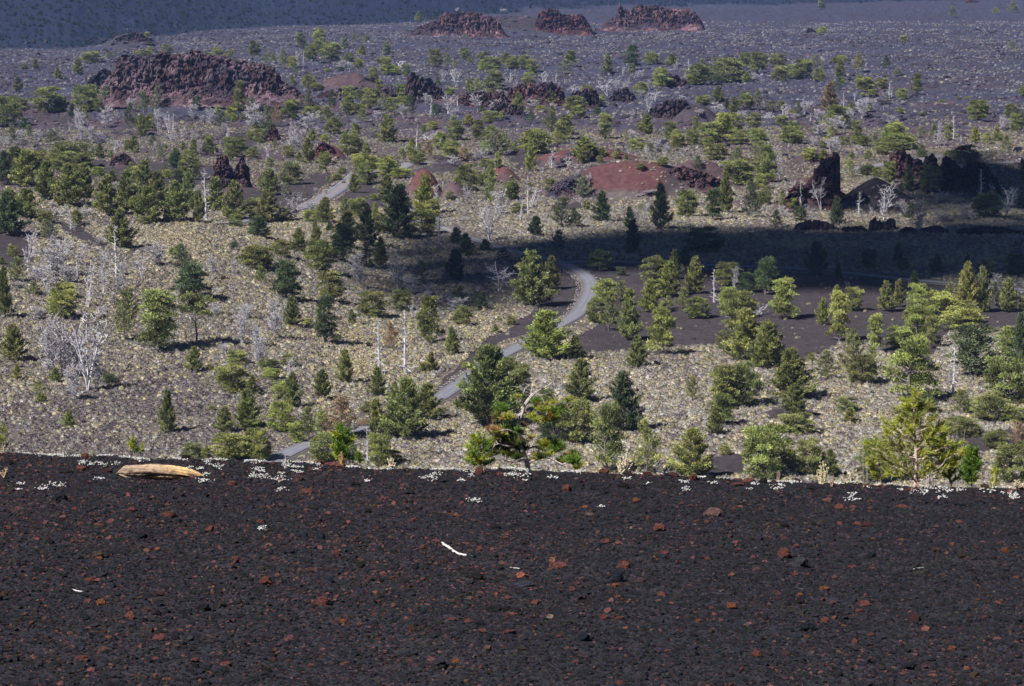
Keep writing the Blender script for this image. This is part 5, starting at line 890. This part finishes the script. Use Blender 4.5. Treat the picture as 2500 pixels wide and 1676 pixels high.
# ---------------------------------------------------------------- white flower patches
PETAL = mat('white_flowers', (.66, .66, .63), .8, None, noise=(60, .8, 1.1))
FLOW = {
(0, 1080, .2736): "330 530 122,440 535 115,150 290 75,340 445 72,540 600 72,640 725 75,870 1060 97,1060 1260 97,1100 1160 122,1540 1620 115,1190 1335 175,715 800 205,790 985 215,1000 1060 208,1590 1670 165,1820 1875 180,1870 1980 120,2000 2040 155,2180 2339 178,2190 2339 130,1840 1980 230,1685 1710 245,1760 1815 255,1820 1875 302,1760 1900 360,2270 2339 265,2225 2339 320,840 915 343,155 205 385,440 575 403,150 190 442,320 420 435",
(620, 1080, .2736): "0 100 165,250 420 182,400 590 195,520 590 212,240 325 218,260 440 243,540 575 257,0 105 268,0 105 320,225 265 300,140 310 345,210 300 448,360 440 290,860 950 162,1030 1110 175,1180 1220 165,1225 1290 203,1150 1220 247,840 890 238,1410 1480 182,1585 1835 182,2080 2339 205,1840 1900 270,1920 1980 275,1915 1950 315,2230 2339 305,1490 1630 335,1580 1655 298,1825 1900 360,1000 1045 362,1905 2035 533,40 110 795",
(1240, 1080, .2736): "0 170 208,20 125 235,50 185 267,0 80 308,85 200 308,360 435 332,470 600 240,565 680 280,140 160 360,1030 1100 342,1140 1190 270,1650 1780 282,1360 1390 297,1535 1615 372,1690 1740 328,1550 1640 436,1790 1860 378,1230 1260 386,2185 2260 393,2140 2165 437,2300 2339 325,820 850 590",
(1860, 1080, .2736): "140 250 303,35 70 323,245 345 372,75 180 420,150 205 397,655 745 374,770 850 372,770 850 480,745 870 525,945 970 420,1010 1050 397,1120 1210 350,1240 1290 356,1340 1480 357,1560 1640 372,1330 1500 455,1520 1700 452,1740 1810 447,1225 1260 440,1565 1640 505,1950 2065 450,2110 2300 480,2210 2320 515,2070 2130 385,2150 2240 398"}
FL = []
for (ox, oy, s_), txt in FLOW.items():
    for e in txt.split(','):
        a, b_, c = map(float, e.split()); FL.append((ox + a * s_, ox + b_ * s_, oy + c * s_))
FZ = [(0, 0, 300, 1145, 'on the crest left of the log'), (0, 1120, 300, 1225, 'beside the left end of the log'), (300, 0, 520, 1225, 'behind and beside the yellow log'), (520, 0, 700, 1225, 'right of the yellow log'), (700, 0, 860, 1225, 'near the small green pine sprout'), (860, 0, 1060, 1225, 'on the crest left of the two-toned stone'), (1060, 0, 1300, 1225, 'around the two-toned stone'), (1300, 0, 1560, 1225, 'below the dead gnarled pine'), (1560, 0, 1860, 1225, 'among the red crest stones'), (1860, 0, 2100, 1230, 'under the pale dry bushes'), (2100, 0, 2320, 1230, 'below the big sapling'), (2320, 0, 2520, 1230, 'at the right end of the crest')]
def fplace(u, v):
    for (a, b_, c, d, t) in FZ:
        if a <= u < c and b_ <= v < d: return t
    return 'alone on the open cinder'
labs = label_all([((a + b_) / 2, ('wide' if b_ - a > 34 else ('tiny' if b_ - a < 15 else 'short')) + ' white flower', 'patch', fplace((a + b_) / 2, c)) for a, b_, c in FL])
V1, T1 = ICO[1]
for i, (a, b_, c) in enumerate(FL):
    w = b_ - a; n = int(w / 2.9) + 2; u = np.sort(rk.uniform(a, b_, n)); v = c + rk.normal(0, min(3.2, .8 + w * .07), n) + (u - (a + b_) / 2) * .03
    P = on_slope(u, v); mid = P.mean(0); b = MB()
    for p in P:
        for q in range(rk.randint(2, 5)):
            r0 = rk.uniform(.0028, .0058); b.add(V1 * np.array([r0, r0, r0 * .6]) * (1 + rk.uniform(-.2, .2, (len(V1), 1))) + p - mid + rk.normal(0, .007, 3) * np.array([1.3, 1, .25]) + [0, 0, .012 + rk.uniform(0, .008)], T1)
    o = b.obj('flower_patch', PETAL); o.location = mid; tag(o, labs[i], 'flowers', 'white flower patches near the crest')
# ---------------------------------------------------------------- saplings and dry plants at the crest
NEED2 = mat('long_needles', (1, 1, 1), .55, 'tone', trans=.22, spec=.4)
PBARK = mat('pale_pine_bark', (1, 1, 1), .9, 'tone', noise=(40, .7, 1.2), bump=(60, .006, 4))
def needles(m, r, p, d, ln, n, colr):
    """a spray of single needles round a twig end at p pointing along d"""
    d = d / (np.linalg.norm(d) + 1e-9); o = p + d * r.uniform(-1.1, .25, n)[:, None] * ln; q = d * 1.0 + r.normal(0, .62, (n, 3)) + np.array([0, 0, .25]); q /= np.linalg.norm(q, axis=1)[:, None]
    s = np.cross(q, r.normal(size=(n, 3))); s /= np.linalg.norm(s, axis=1)[:, None]; s *= ln * .045
    e = o + q * ln * r.uniform(.6, 1.15, n)[:, None]; V = np.stack([o - s, o + s, e + s * .5, e - s * .5], 1); c = np.array(colr) * r.uniform(.6, 1.35, (n, 1)); i = np.arange(n)[:, None] * 4
    m.add(V.reshape(-1, 3), None, i + [0, 1, 2, 3], np.repeat(c, 4, 0))
YG = (.43, .46, .07); GG = (.17, .28, .05); OR = (.42, .22, .09); OL = (.31, .33, .09)
def root(u, v, Y):
    p = at_dist(u, v, Y); return np.array([p[0], Y, float(slope_z(np.array([p[0]]), np.array([Y]))[0]) - .02])
def near_pine(u, vb, h, w, Y, seed, nb, cols, label, sub=5, dens=26, nl=.040, bark=(.42, .31, .27), prof=None, rad=5.0, lean=0.0):
    r = np.random.RandomState(seed); k = Y / F; R0 = root(u, vb, Y); top = at_dist(u + lean, vb - h, Y); tot = top - R0; tot[1] = 0; wd = MB(); fo = MB()
    ax = lambda t: tot * t + np.array([.006 * math.sin(t * 7 + seed), .008 * math.sin(t * 5), 0])
    vis = (vb - 0) ; hid = 1 - h * k / max(tot[2], 1e-6)                # the part of the stem below the crest line
    ts = np.linspace(0, 1, 10); wd.tube([ax(t) for t in ts], np.interp(ts, [0, hid, .6, 1], [rad * 1.2, rad, rad * .55, rad * .16]) * k, 8, bark)
    prof = prof or [(0, .72), (.15, 1.0), (.45, .95), (.7, .72), (.9, .42), (1, .12)]
    for i in range(nb):
        t = max(hid, 0) + (1 - max(hid, 0)) * (.05 + .92 * (i + r.uniform(0, 1)) / nb); tv = (t - hid) / (1 - hid); az = i * 2.4 + r.normal(0, .3)
        ln = np.interp(tv, [p[0] for p in prof], [p[1] for p in prof]) * w * .5 * k * r.uniform(.7, 1.1); d = np.array([math.cos(az), math.sin(az) * .8, 0.0])
        up = ln * r.uniform(.35, .75); p0 = ax(max(t - up / max(tot[2], .01) * .9, hid * .9)); qs = np.linspace(0, 1, 6)
        pts = np.array([p0 + d * ln * q + np.array([0, 0, up * q ** 1.5]) for q in qs]); pts[1:] += r.normal(0, ln * .02, (5, 3)); wd.tube(pts, np.linspace(rad * .42, rad * .13, 6) * k, 5, np.array(bark) * 1.1, False)
        cc = cols[r.choice(len(cols), p=np.array([c[1] for c in cols]) / sum(c[1] for c in cols))][0]
        needles(fo, r, pts[-1], pts[-1] - pts[-2], nl * Y / 23, int(dens * 1.6), cc)
        for s_ in range(sub):
            q = r.uniform(.3, 1); a = pts[int(q * 5)]; dd = d * .6 + np.array([r.normal(0, .55), r.normal(0, .55), r.uniform(.1, .8)]); dd /= np.linalg.norm(dd); e = a + dd * ln * r.uniform(.18, .42)
            wd.tube([a, (a + e) / 2 + r.normal(0, ln * .015, 3), e], np.array([rad * .2, rad * .15, rad * .1]) * k, 4, np.array(bark) * 1.15, False)
            needles(fo, r, e, dd, nl * Y / 23, dens, cc); needles(fo, r, (a + e) / 2, dd, nl * .9 * Y / 23, dens // 2, cc)
    needles(fo, r, ax(1), np.array([0, 0, 1.0]), nl * Y / 23, dens * 2, cols[0][0]); e = empty('pine_sapling', R0); wd.obj('trunk', PBARK, e); fo.obj('crown', NEED2, e)
    tag(e, label, 'pine sapling'); return e
near_pine(2238, 1177, 215, 205, 21.0, 5, 46, [(YG, 7), (OL, 3), ((.36, .26, .05), 1)], 'biggest yellow-green pine sapling standing on the crest, pale trunk showing', 6, 34, .046, (.60, .46, .42), None, 5.4, -6)
near_pine(2160, 1172, 100, 90, 21.4, 6, 14, [(OL, 4), (YG, 3)], 'low bright sapling spreading left of the big sapling trunk', 5, 26, .042, (.4, .3, .2), [(0, .8), (.5, 1), (1, .5)], 2.4, -22)
near_pine(2330, 1176, 112, 96, 21.3, 7, 16, [(YG, 5), (OR, 1)], 'slanting golden sapling between the big sapling and the dark green one', 5, 26, .042, (.5, .38, .2), [(0, .5), (.5, 1), (1, .6)], 2.6, -24)
near_pine(2375, 1179, 86, 48, 20.9, 8, 20, [(GG, 6), (YG, 1)], 'narrow deep green sapling right of the big sapling', 5, 34, .046, (.35, .3, .3), [(0, .9), (.5, 1), (1, .5)], 3.4, -6)
near_pine(2427, 1181, 40, 26, 20.9, 9, 7, [(YG, 1)], 'tiny yellow-green sprout right of the narrow green sapling', 3, 18, .032, (.5, .45, .2), None, 1.4)
near_pine(832, 1127, 86, 50, 20.6, 10, 15, [(GG, 5), (YG, 2)], 'bright green young pine with upswept tips standing by the road end', 4, 34, .05, (.45, .28, .14), [(0, .5), (.4, 1), (.7, 1), (1, .3)], 2.2, 4)
near_pine(326, 1103, 32, 26, 20.6, 12, 7, [(YG, 2), (GG, 1)], 'tiny bright pine sprout on the crest behind the log', 3, 20, .034, (.4, .3, .2), None, 1.4)
near_pine(345, 1104, 16, 14, 20.6, 13, 4, [(YG, 2)], 'tiniest yellow sprout right of the sprout behind the log', 3, 14, .024, (.4, .3, .2), None, 1)
near_pine(1182, 1135, 74, 86, 21.5, 14, 18, [(GG, 4), (YG, 4)], 'bushy bright green sapling at the foot of the dead gnarled pine', 5, 28, .040, (.42, .3, .2), [(0, 1), (.5, .9), (1, .3)], 2.2, -14)
near_pine(1153, 1135, 34, 44, 21.6, 15, 9, [(GG, 4), (YG, 2)], 'low soft green tuft left of the bushy green sapling', 4, 24, .036, (.42, .3, .2), [(0, 1), (1, .6)], 1.4)
near_pine(8, 1092, 56, 40, 23.5, 16, 8, [(OL, 3)], 'thin yellowish sapling at the left end of the crest', 3, 14, .036, (.42, .34, .28), None, 1.8)
near_pine(876, 1128, 22, 18, 20.8, 17, 5, [(GG, 2)], 'tiny green sprout right of the young green pine', 3, 16, .028, (.4, .3, .2), None, 1)
# gnarled half dead pine: limbs and needle clumps as (u, v) points on its own plane
Yg = 22.4; r = np.random.RandomState(77); R0 = root(1292, 1140, Yg); wd = MB(); fo = MB(); kg = Yg / F
def G3(u, v, dy=0.0): return at_dist(u, v, Yg + dy) * 1.0 - R0
def limb(px, w0, w1, dy=0.0, c=(.46, .40, .38)):
    pts = np.array([G3(u, v, dy * i / max(1, len(px) - 1)) for i, (u, v) in enumerate(px)]); pts = spline(pts, .018); pts += r.normal(0, .0016, pts.shape)
    wd.tube(pts, np.linspace(w0, w1, len(pts)) * kg, 6, c, False); return pts
main = [limb([(1292, 1160), (1284, 1120), (1268, 1080), (1264, 1040), (1274, 1012), (1280, 992), (1292, 975), (1303, 962)], 6.5, 4.2), limb([(1303, 962), (1318, 952), (1335, 944), (1350, 932)], 3.6, 1.0, .1), limb([(1280, 995), (1276, 980), (1262, 975)], 2.4, .9, -.1), limb([(1296, 968), (1300, 945), (1312, 925), (1325, 935)], 2.2, .7),
        limb([(1303, 962), (1322, 966), (1330, 990)], 1.8, .6), limb([(1279, 962), (1282, 950), (1296, 938), (1306, 928)], 1.6, .5, .1), limb([(1270, 1003), (1290, 1008), (1306, 1020), (1318, 1038)], 2.8, 1, .2), limb([(1272, 1010), (1258, 1022), (1244, 1020), (1226, 1012)], 2.8, 1, -.1),
        limb([(1268, 1060), (1235, 1050), (1205, 1062), (1192, 1050)], 3.2, 1, -.2), limb([(1270, 1085), (1240, 1090), (1215, 1085), (1195, 1100)], 3, 1, -.2), limb([(1284, 1120), (1255, 1128), (1222, 1122), (1204, 1126)], 2.8, .9, -.3),
        limb([(1275, 1100), (1310, 1090), (1330, 1100), (1352, 1095), (1368, 1104)], 3, 1, .3), limb([(1290, 1130), (1325, 1118), (1350, 1122), (1372, 1134), (1396, 1128), (1416, 1134)], 3.4, 1, -.2), limb([(1284, 1010), (1310, 1015), (1334, 1008), (1368, 1010), (1400, 985)], 2.4, .8, .2), limb([(1300, 985), (1330, 988), (1370, 986), (1386, 984)], 1.8, .7, .2)]
clumps = [(1225, 1000, 17, 0), (1240, 1022, 14, 1), (1218, 1018, 16, 0), (1195, 1048, 17, 2), (1235, 1060, 24, 0), (1258, 1062, 17, 0), (1214, 1066, 18, 0), (1250, 1084, 22, 3), (1200, 1088, 16, 1), (1225, 1096, 20, 3), (1262, 970, 9, 1), (1310, 982, 13, 0), (1328, 1000, 17, 1), (1348, 992, 15, 1), (1356, 1008, 16, 0), (1386, 978, 11, 1), (1345, 1024, 17, 1), (1320, 1030, 14, 0), (1331, 1086, 16, 1), (1362, 1096, 18, 0), (1312, 1118, 15, 1), (1262, 1112, 15, 1), (1400, 1126, 18, 0), (1412, 1136, 12, 1), (1384, 1112, 13, 2), (1336, 1016, 8, 2), (1364, 1004, 8, 2), (1242, 1070, 8, 2), (1206, 1054, 10, 2), (1290, 1078, 10, 2), (1298, 1070, 10, 1), (1340, 1112, 12, 1), (1370, 1130, 14, 1), (1292, 1130, 14, 2), (1278, 1040, 10, 4), (1296, 1018, 12, 1), (1392, 995, 9, 1), (1205, 1030, 9, 2), (1274, 1098, 15, 3), (1240, 1112, 14, 1)]
clumps += [(u + r.uniform(-15, 15), v + r.uniform(-12, 12), rad * r.uniform(.6, .95), r.choice([0, 1, 1, 3, ci])) for (u, v, rad, ci) in clumps if rad > 11]
for (u, v, rad, ci) in clumps:
    rad = rad * (1.25 if ci != 2 else .8)
    c0 = G3(u, v, r.uniform(-.25, .25)); cc = [GG, YG, OR, (.09, .13, .035), (.24, .14, .07)][ci]; best = min((p for m_ in main for p in m_), key=lambda p: np.linalg.norm((p - c0)[[0, 2]]))
    wd.tube([best, (best + c0) / 2 + r.normal(0, .006, 3), c0], np.array([1.3, 1.0, .7]) * kg, 4, (.40, .33, .30), False); nt = int(rad * 2.0)
    for q in range(nt):
        d = r.normal(size=3); d[2] = abs(d[2]) * .8; d /= np.linalg.norm(d); p = c0 + d * rad * kg * r.uniform(.2, .95) * np.array([1.1, .9, .8])
        needles(fo, r, p, d + [0, 0, .3], rad * kg * .55, 24, OR if r.rand() < .06 else cc)
        if q % 3 == 0: wd.tube([c0, p], np.array([.6, .4]) * kg, 3, (.42, .35, .30), False)
for q in range(90):                                                   # bare twigs along the limbs
    a = main[r.randint(len(main))]; p = a[r.randint(len(a))]; d = r.normal(size=3) * np.array([1, .5, .8]); d /= np.linalg.norm(d); ln = r.uniform(.03, .10)
    wd.tube([p, p + d * ln * .5 + r.normal(0, .006, 3), p + d * ln + r.normal(0, .012, 3)], np.array([.9, .65, .35]) * kg, 4, np.array([.44, .39, .38]) * r.uniform(.7, 1.1), False)
e = empty('gnarled_pine', R0); wd.obj('trunk', PBARK, e); fo.obj('crown', NEED2, e); tag(e, 'gnarled half-dead pine with a bare pale limb and orange-tinged needle clumps', 'pine tree')
# dry plants
STRAW = mat('dry_stems', (1, 1, 1), .85, 'tone')
def dry(u, vb, h, w, seed, n, colr, label, Y=None, tips=False, lev=2, name='dry_plant', th=1.0):
    r = np.random.RandomState(seed); g = on_slope([u], [vb])[0]
    if Y: g = root(u, vb, Y)
    k = g[1] / F; m = MB(); hh = at_dist(u, vb - h, g[1])[2] - g[2]
    for i in range(n):
        az = r.uniform(0, 6.28); sp = r.uniform(.15, 1) * w * .5 * k; e = np.array([math.cos(az) * sp, math.sin(az) * sp * .7, hh * r.uniform(.55, 1.02) * (1.05 - .35 * sp / (w * .5 * k))]); P = [np.zeros(3)]
        for q in (.35, .7, 1): P.append(e * q + np.array([0, 0, -.12 * math.sin(q * 3.14) * hh * .5]) + r.normal(0, w * k * .03, 3))
        P = np.array(P); m.tube(P, np.array([1.6, 1.3, 1.0, .7]) * k * th, 4, np.array(colr) * r.uniform(.7, 1.15), False)
        for s in range(lev * 2):
            q = r.randint(1, 4); a = P[q] * r.uniform(.8, 1); b_ = a + np.array([r.normal(0, .5), r.normal(0, .5), r.uniform(0, .9)]) * w * k * .2; m.tube([a, b_], np.array([.9, .6]) * k * th, 3, np.array(colr) * r.uniform(.8, 1.25), False)
            if tips: m.add(V1 * 1.7 * k + b_, T1, None, np.array(colr) * 1.25)
    o = m.obj(name, STRAW); o.location = g; tag(o, label, 'dry plant')
CR = (.66, .56, .40)
dry(1521, 1147, 42, 40, 1, 26, CR, 'pale cream dry bush on the crest above the dark red stones', None, True)
dry(2008, 1172, 48, 36, 2, 16, (.62, .55, .34), 'taller pale dry bush with yellow tips right of two dark red stones', 20.2, True)
dry(2080, 1172, 40, 40, 3, 12, (.58, .5, .36), 'pale branching dry bush left of the big sapling', 20.2, True)
dry(2031, 1190, 26, 14, 4, 4, (.5, .33, .24), 'thin reddish dry stem in front of the taller pale dry bush')
dry(2268, 1175, 22, 60, 5, 22, (.60, .52, .48), 'tangle of pale bare twigs at the foot of the big sapling', 20.6, False, 3)
dry(2240, 1194, 18, 16, 6, 6, (.45, .25, .16), 'small rusty dry sprig below the big sapling')
dry(2424, 1182, 30, 24, 7, 8, (.55, .50, .20), 'upright straw-yellow stems right of the narrow green sapling', 20.2)
dry(2482, 1183, 15, 46, 8, 12, (.66, .56, .38), 'low pale curly twigs at the right end of the crest', None)
dry(10, 1168, 34, 24, 9, 11, (.52, .38, .25), 'straw-coloured dry sprig at the left edge of the slope')
dry(834, 1128, 28, 26, 10, 12, (.52, .34, .16), 'tawny dead stems round the base of the young green pine', None)
dry(956, 1127, 20, 26, 11, 8, CR, 'small cream dry plant left of the thin white snag foot', None, True)
dry(1901, 1160, 22, 16, 12, 5, (.42, .30, .22), 'thin brown dry stalk left of the pale dry bushes', 20.2)
dry(697, 1116, 9, 8, 13, 4, (.6, .55, .5), 'tiny white forked twig at the road end', None)
dry(1832, 1177, 14, 14, 14, 7, (.45, .22, .12), 'rusty dry tuft beside the flat red stone', None)
dry(2118, 1040, 70, 60, 15, 9, (.40, .33, .33), 'bare grey twigs rising behind the left side of the big sapling', 24.0, False, 3, 'dry_plant', .7)
dry(2340, 1120, 90, 90, 16, 18, (.42, .38, .37), 'fan of bare grey twigs behind the right side of the big sapling', 24.0, False, 3, 'dry_plant', .8)
dry(227, 1103, 10, 10, 18, 4, (.3, .3, .12), 'tiny olive weed on the crest above the left end of the log', None)
# ---------------------------------------------------------------- car, boulders and stone pillar by the far road
def flat_obj(name, mb, m, parent): return mb.obj(name, m, parent)
PAINTK = mat('dark_car_paint', (.018, .022, .03), .3, None, spec=.6); GLASS = mat('car_glass', (.012, .015, .02), .08, None, spec=.9); RUB = mat('tyre_rubber', (.018, .018, .018), .85, None); RIM = mat('alloy_rim', (.5, .5, .52), .35, None, metal=.8); LAMP = mat('headlight_glass', (.75, .76, .78), .15, None, spec=.9)
g = on_ground([2484], [370])[0]; car = empty('parked_car', (g[0], g[1], g[2] + .1), math.radians(-128)); tag(car, 'dark four-door car on the far road at the right edge', 'car')
def prism(m, prof, y0, y1, taper=0.0):
    n = len(prof); zt = max(p[1] for p in prof); zb = min(p[1] for p in prof); V = []
    for y, s in ((y0, 1), (y1, -1)):
        for x, z in prof: V.append((x, y + s * taper * (z - zb) / (zt - zb + 1e-6), z))
    m.add(V, [[0, i, i + 1] for i in range(1, n - 1)] + [[n, n + i + 1, n + i] for i in range(1, n - 1)], [[i, i + n, (i + 1) % n + n, (i + 1) % n] for i in range(n)])
b = MB(); prism(b, [(-2.3, .35), (-2.35, .75), (-2.25, 1.02), (-1.0, 1.08), (1.0, 1.08), (2.2, .98), (2.36, .72), (2.3, .35)], -.92, .92, .05); prism(b, [(-1.95, 1.06), (-1.75, 1.66), (.35, 1.68), (1.05, 1.07)], -.86, .86, .14); body = b.obj('body', PAINTK, car)
for y in (-.87, .87):
    b = MB(); sg = 1 if y > 0 else -1; z0, z1 = 1.12, 1.58
    for x0, x1, x2, x3 in ((-1.75, -.95, -.95, -1.66), (-.88, -.02, -.02, -.88), (.05, .82, .33, .05)):
        t0 = .86 - .14 * (z0 - 1.06) / .62 + .006; t1 = .86 - .14 * (z1 - 1.06) / .62 + .006; b.add([(x0, sg * t0, z0), (x1, sg * t0, z0), (x2, sg * t1, z1), (x3, sg * t1, z1)], None, [[0, 1, 2, 3]])
    b.obj('side_window', GLASS, car)
b = MB(); b.add([(1.02, -.80, 1.11), (1.02, .80, 1.11), (.46, .70, 1.61), (.46, -.70, 1.61)], None, [[0, 1, 2, 3]]); o = b.obj('windscreen', GLASS, car); o.location.x = .02
for x in (-1.45, 1.45):
    for y in (-.86, .86):
        b = MB(); b.tube([(x, y - .12, .36), (x, y + .12, .36)], [.36, .36], 18, 1); b.tube([(x, y + .12, .36), (x, y - .12, .36)], [.36, .36], 18, 1); w_ = b.obj('wheel', RUB, car); b = MB(); yo = .135 if y > 0 else -.135; b.tube([(x, y, .36), (x, y + yo, .36)], [.21, .20], 12, 1); b.obj('rim', RIM, w_)
for y in (-.66, .66): b = MB(); b.box((2.28, y - .17, .68), (2.37, y + .17, .84)); b.obj('headlight', LAMP, car)
b = MB(); b.box((2.32, -.26, .44), (2.375, .26, .56)); b.obj('number_plate', LAMP, car)
b = MB(); b.box((2.30, -.45, .60), (2.372, .45, .80)); b.obj('grille', RUB, car)
STN = mat('rough_pale_boulder', (.5, .47, .44), .9, 'tone', noise=(2, .7, 1.2), bump=(3, .1, 4))
def pale(u, v, w, h, label, seed):
    V, T = ICO[3]; g = on_ground([u], [v])[0]; k = g[1] / F; f = fbm(V[:, 0] * 1.6 + seed, V[:, 1] * 1.6 + V[:, 2] * 2, 3, seed); b = MB(); b.add(V * (1 + .3 * f[:, None]) * np.array([w * k / 2, w * k / 2.4, h * k * .75]), T, None, 1 + .3 * f); o = b.obj('roadside_boulder', STN); o.location = (g[0], g[1], g[2] + .1 * h * k); tag(o, label, 'boulder', 'pale boulders beside the far road')
pale(2430, 364, 12, 5, 'widest pale boulder beyond the far road', 3); pale(2412, 366, 6, 3.4, 'middle pale boulder beyond the far road', 5); pale(2397, 367, 5, 2.2, 'smallest pale boulder beyond the far road left of the others', 7)
PIL = mat('pinkish_stone', (.36, .27, .26), .9, None, noise=(3, .75, 1.2), bump=(4, .05, 4)); REDP = mat('red_panel', (.16, .02, .03), .6, None); POST = mat('dark_post', (.05, .06, .08), .7, None)
g = on_ground([2481], [411])[0]; k = g[1] / F; e = empty('stone_kiosk', (g[0], g[1], g[2] - .2)); tag(e, 'pinkish stone pillar and wall with a red panel at the right edge', 'stone kiosk')
b = MB(); b.box((-4.6 * k, -.5, 0), (3.4 * k, .7, 13 * k)); pl = b.obj('pillar', PIL, e); b = MB(); b.box((-6 * k, -.75, 13 * k + .002), (4.4 * k, .95, 17 * k)); b.obj('cap', PIL, pl)
b = MB(); b.box((4.4 * k + .004, 0, 0), (30 * k, .55, 15.5 * k)); b.obj('wall', PIL, e)
b = MB(); b.box((13 * k, -.08, 6.5 * k), (28 * k, -.003, 14 * k)); b.obj('panel', REDP, e)
g = on_ground([2487], [396])[0]; e = empty('road_sign', (g[0], g[1], g[2])); tag(e, 'small pale sign on a dark post above the stone kiosk', 'road sign'); k = g[1] / F
b = MB(); b.tube([(0, 0, -.1), (0, 0, 8 * k)], [.11, .10], 8, 1); b.obj('post', POST, e); b = MB(); b.box((-.5 * k, -.1, 5.5 * k), (6.5 * k, -.04, 9 * k)); b.obj('sign_plate', STN, e)
# ---------------------------------------------------------------- clouds that shade the valley (high above the picture)
CLM = mat('cloud', (.9, .9, .92), 1.0, None, spec=0)
def cloud(blobs, height, label, seed):
    r = np.random.RandomState(seed); m = MB(); V, T = ICO[3]; t = height / L[2]
    for (u, v, ru, rv, solid) in blobs:
        c = on_ground([u], [v])[0]; k = c[1] / F; rx = ru * k; ry = abs(Yflat(v - rv) - Yflat(v + rv)) / 2; c = c + L * t
        def puff(px, py, ax, ay, az):
            f = fbm(V[:, 0] * 1.8 + px * .1, V[:, 1] * 1.8 + V[:, 2] * 1.5 + py * .1, 3, seed); m.add(V * (1 + .25 * f[:, None]) * np.array([ax, ay, az]) + [px, py, c[2] + r.uniform(-4, 4)], T)
        if solid: puff(c[0], c[1], rx * .92, ry * .86, 14)
        for q in range(26 if solid else 30):
            a = r.uniform(0, 6.28); rr = r.uniform(.72, 1.15) if solid else math.sqrt(r.uniform(0, 1)); z = r.uniform(.10, .22) * min(rx, ry) + 2
            puff(c[0] + math.cos(a) * rx * rr, c[1] + math.sin(a) * ry * rr, z * r.uniform(.8, 1.6), z * r.uniform(.7, 1.2), z * .5)
    P = np.concatenate(m.V); o = MB(); mid = P.mean(0); m.V = [v - mid for v in m.V]; o = m.obj('cloud', CLM, None, True); o.location = mid; tag(o, label, 'cloud', 'fair-weather clouds over the valley')
cloud([(1420, 620, 130, 36, 1), (1560, 612, 150, 52, 1), (1760, 618, 180, 68, 1), (1960, 622, 190, 75, 1), (2180, 620, 210, 78, 1), (2440, 610, 220, 82, 1), (2700, 620, 240, 103, 1), (2450, 440, 110, 68, 1), (2340, 440, 62, 46, 1), (2620, 500, 130, 137, 1), (1310, 628, 110, 30, 1), (1190, 625, 120, 36, 0), (1100, 660, 120, 40, 0), (1180, 700, 120, 34, 0), (1010, 690, 120, 34, 0), (1060, 600, 90, 30, 0), (980, 640, 80, 26, 0), (1120, 740, 130, 24, 0), (1300, 660, 80, 20, 0), (2200, 480, 200, 22, 0)], 1500, 'long low cloud whose shadow darkens the road fork', 4)
# ---------------------------------------------------------------- haze
b = MB(); b.box((-24000, -400, -3), (24000, 26500, 91.5))
hm = bpy.data.materials.new('haze'); hm.use_nodes = True; t = hm.node_tree; t.nodes.remove(t.nodes['Principled BSDF'])
pv = t.nodes.new('ShaderNodeVolumePrincipled'); pv.inputs['Color'].default_value = (.30, .48, 1.0, 1); pv.inputs['Density'].default_value = HAZE; pv.inputs['Anisotropy'].default_value = 0.0
t.links.new(pv.outputs[0], t.nodes['Material Output'].inputs['Volume'])
hz = b.obj('haze', hm); hz['kind'] = 'stuff'
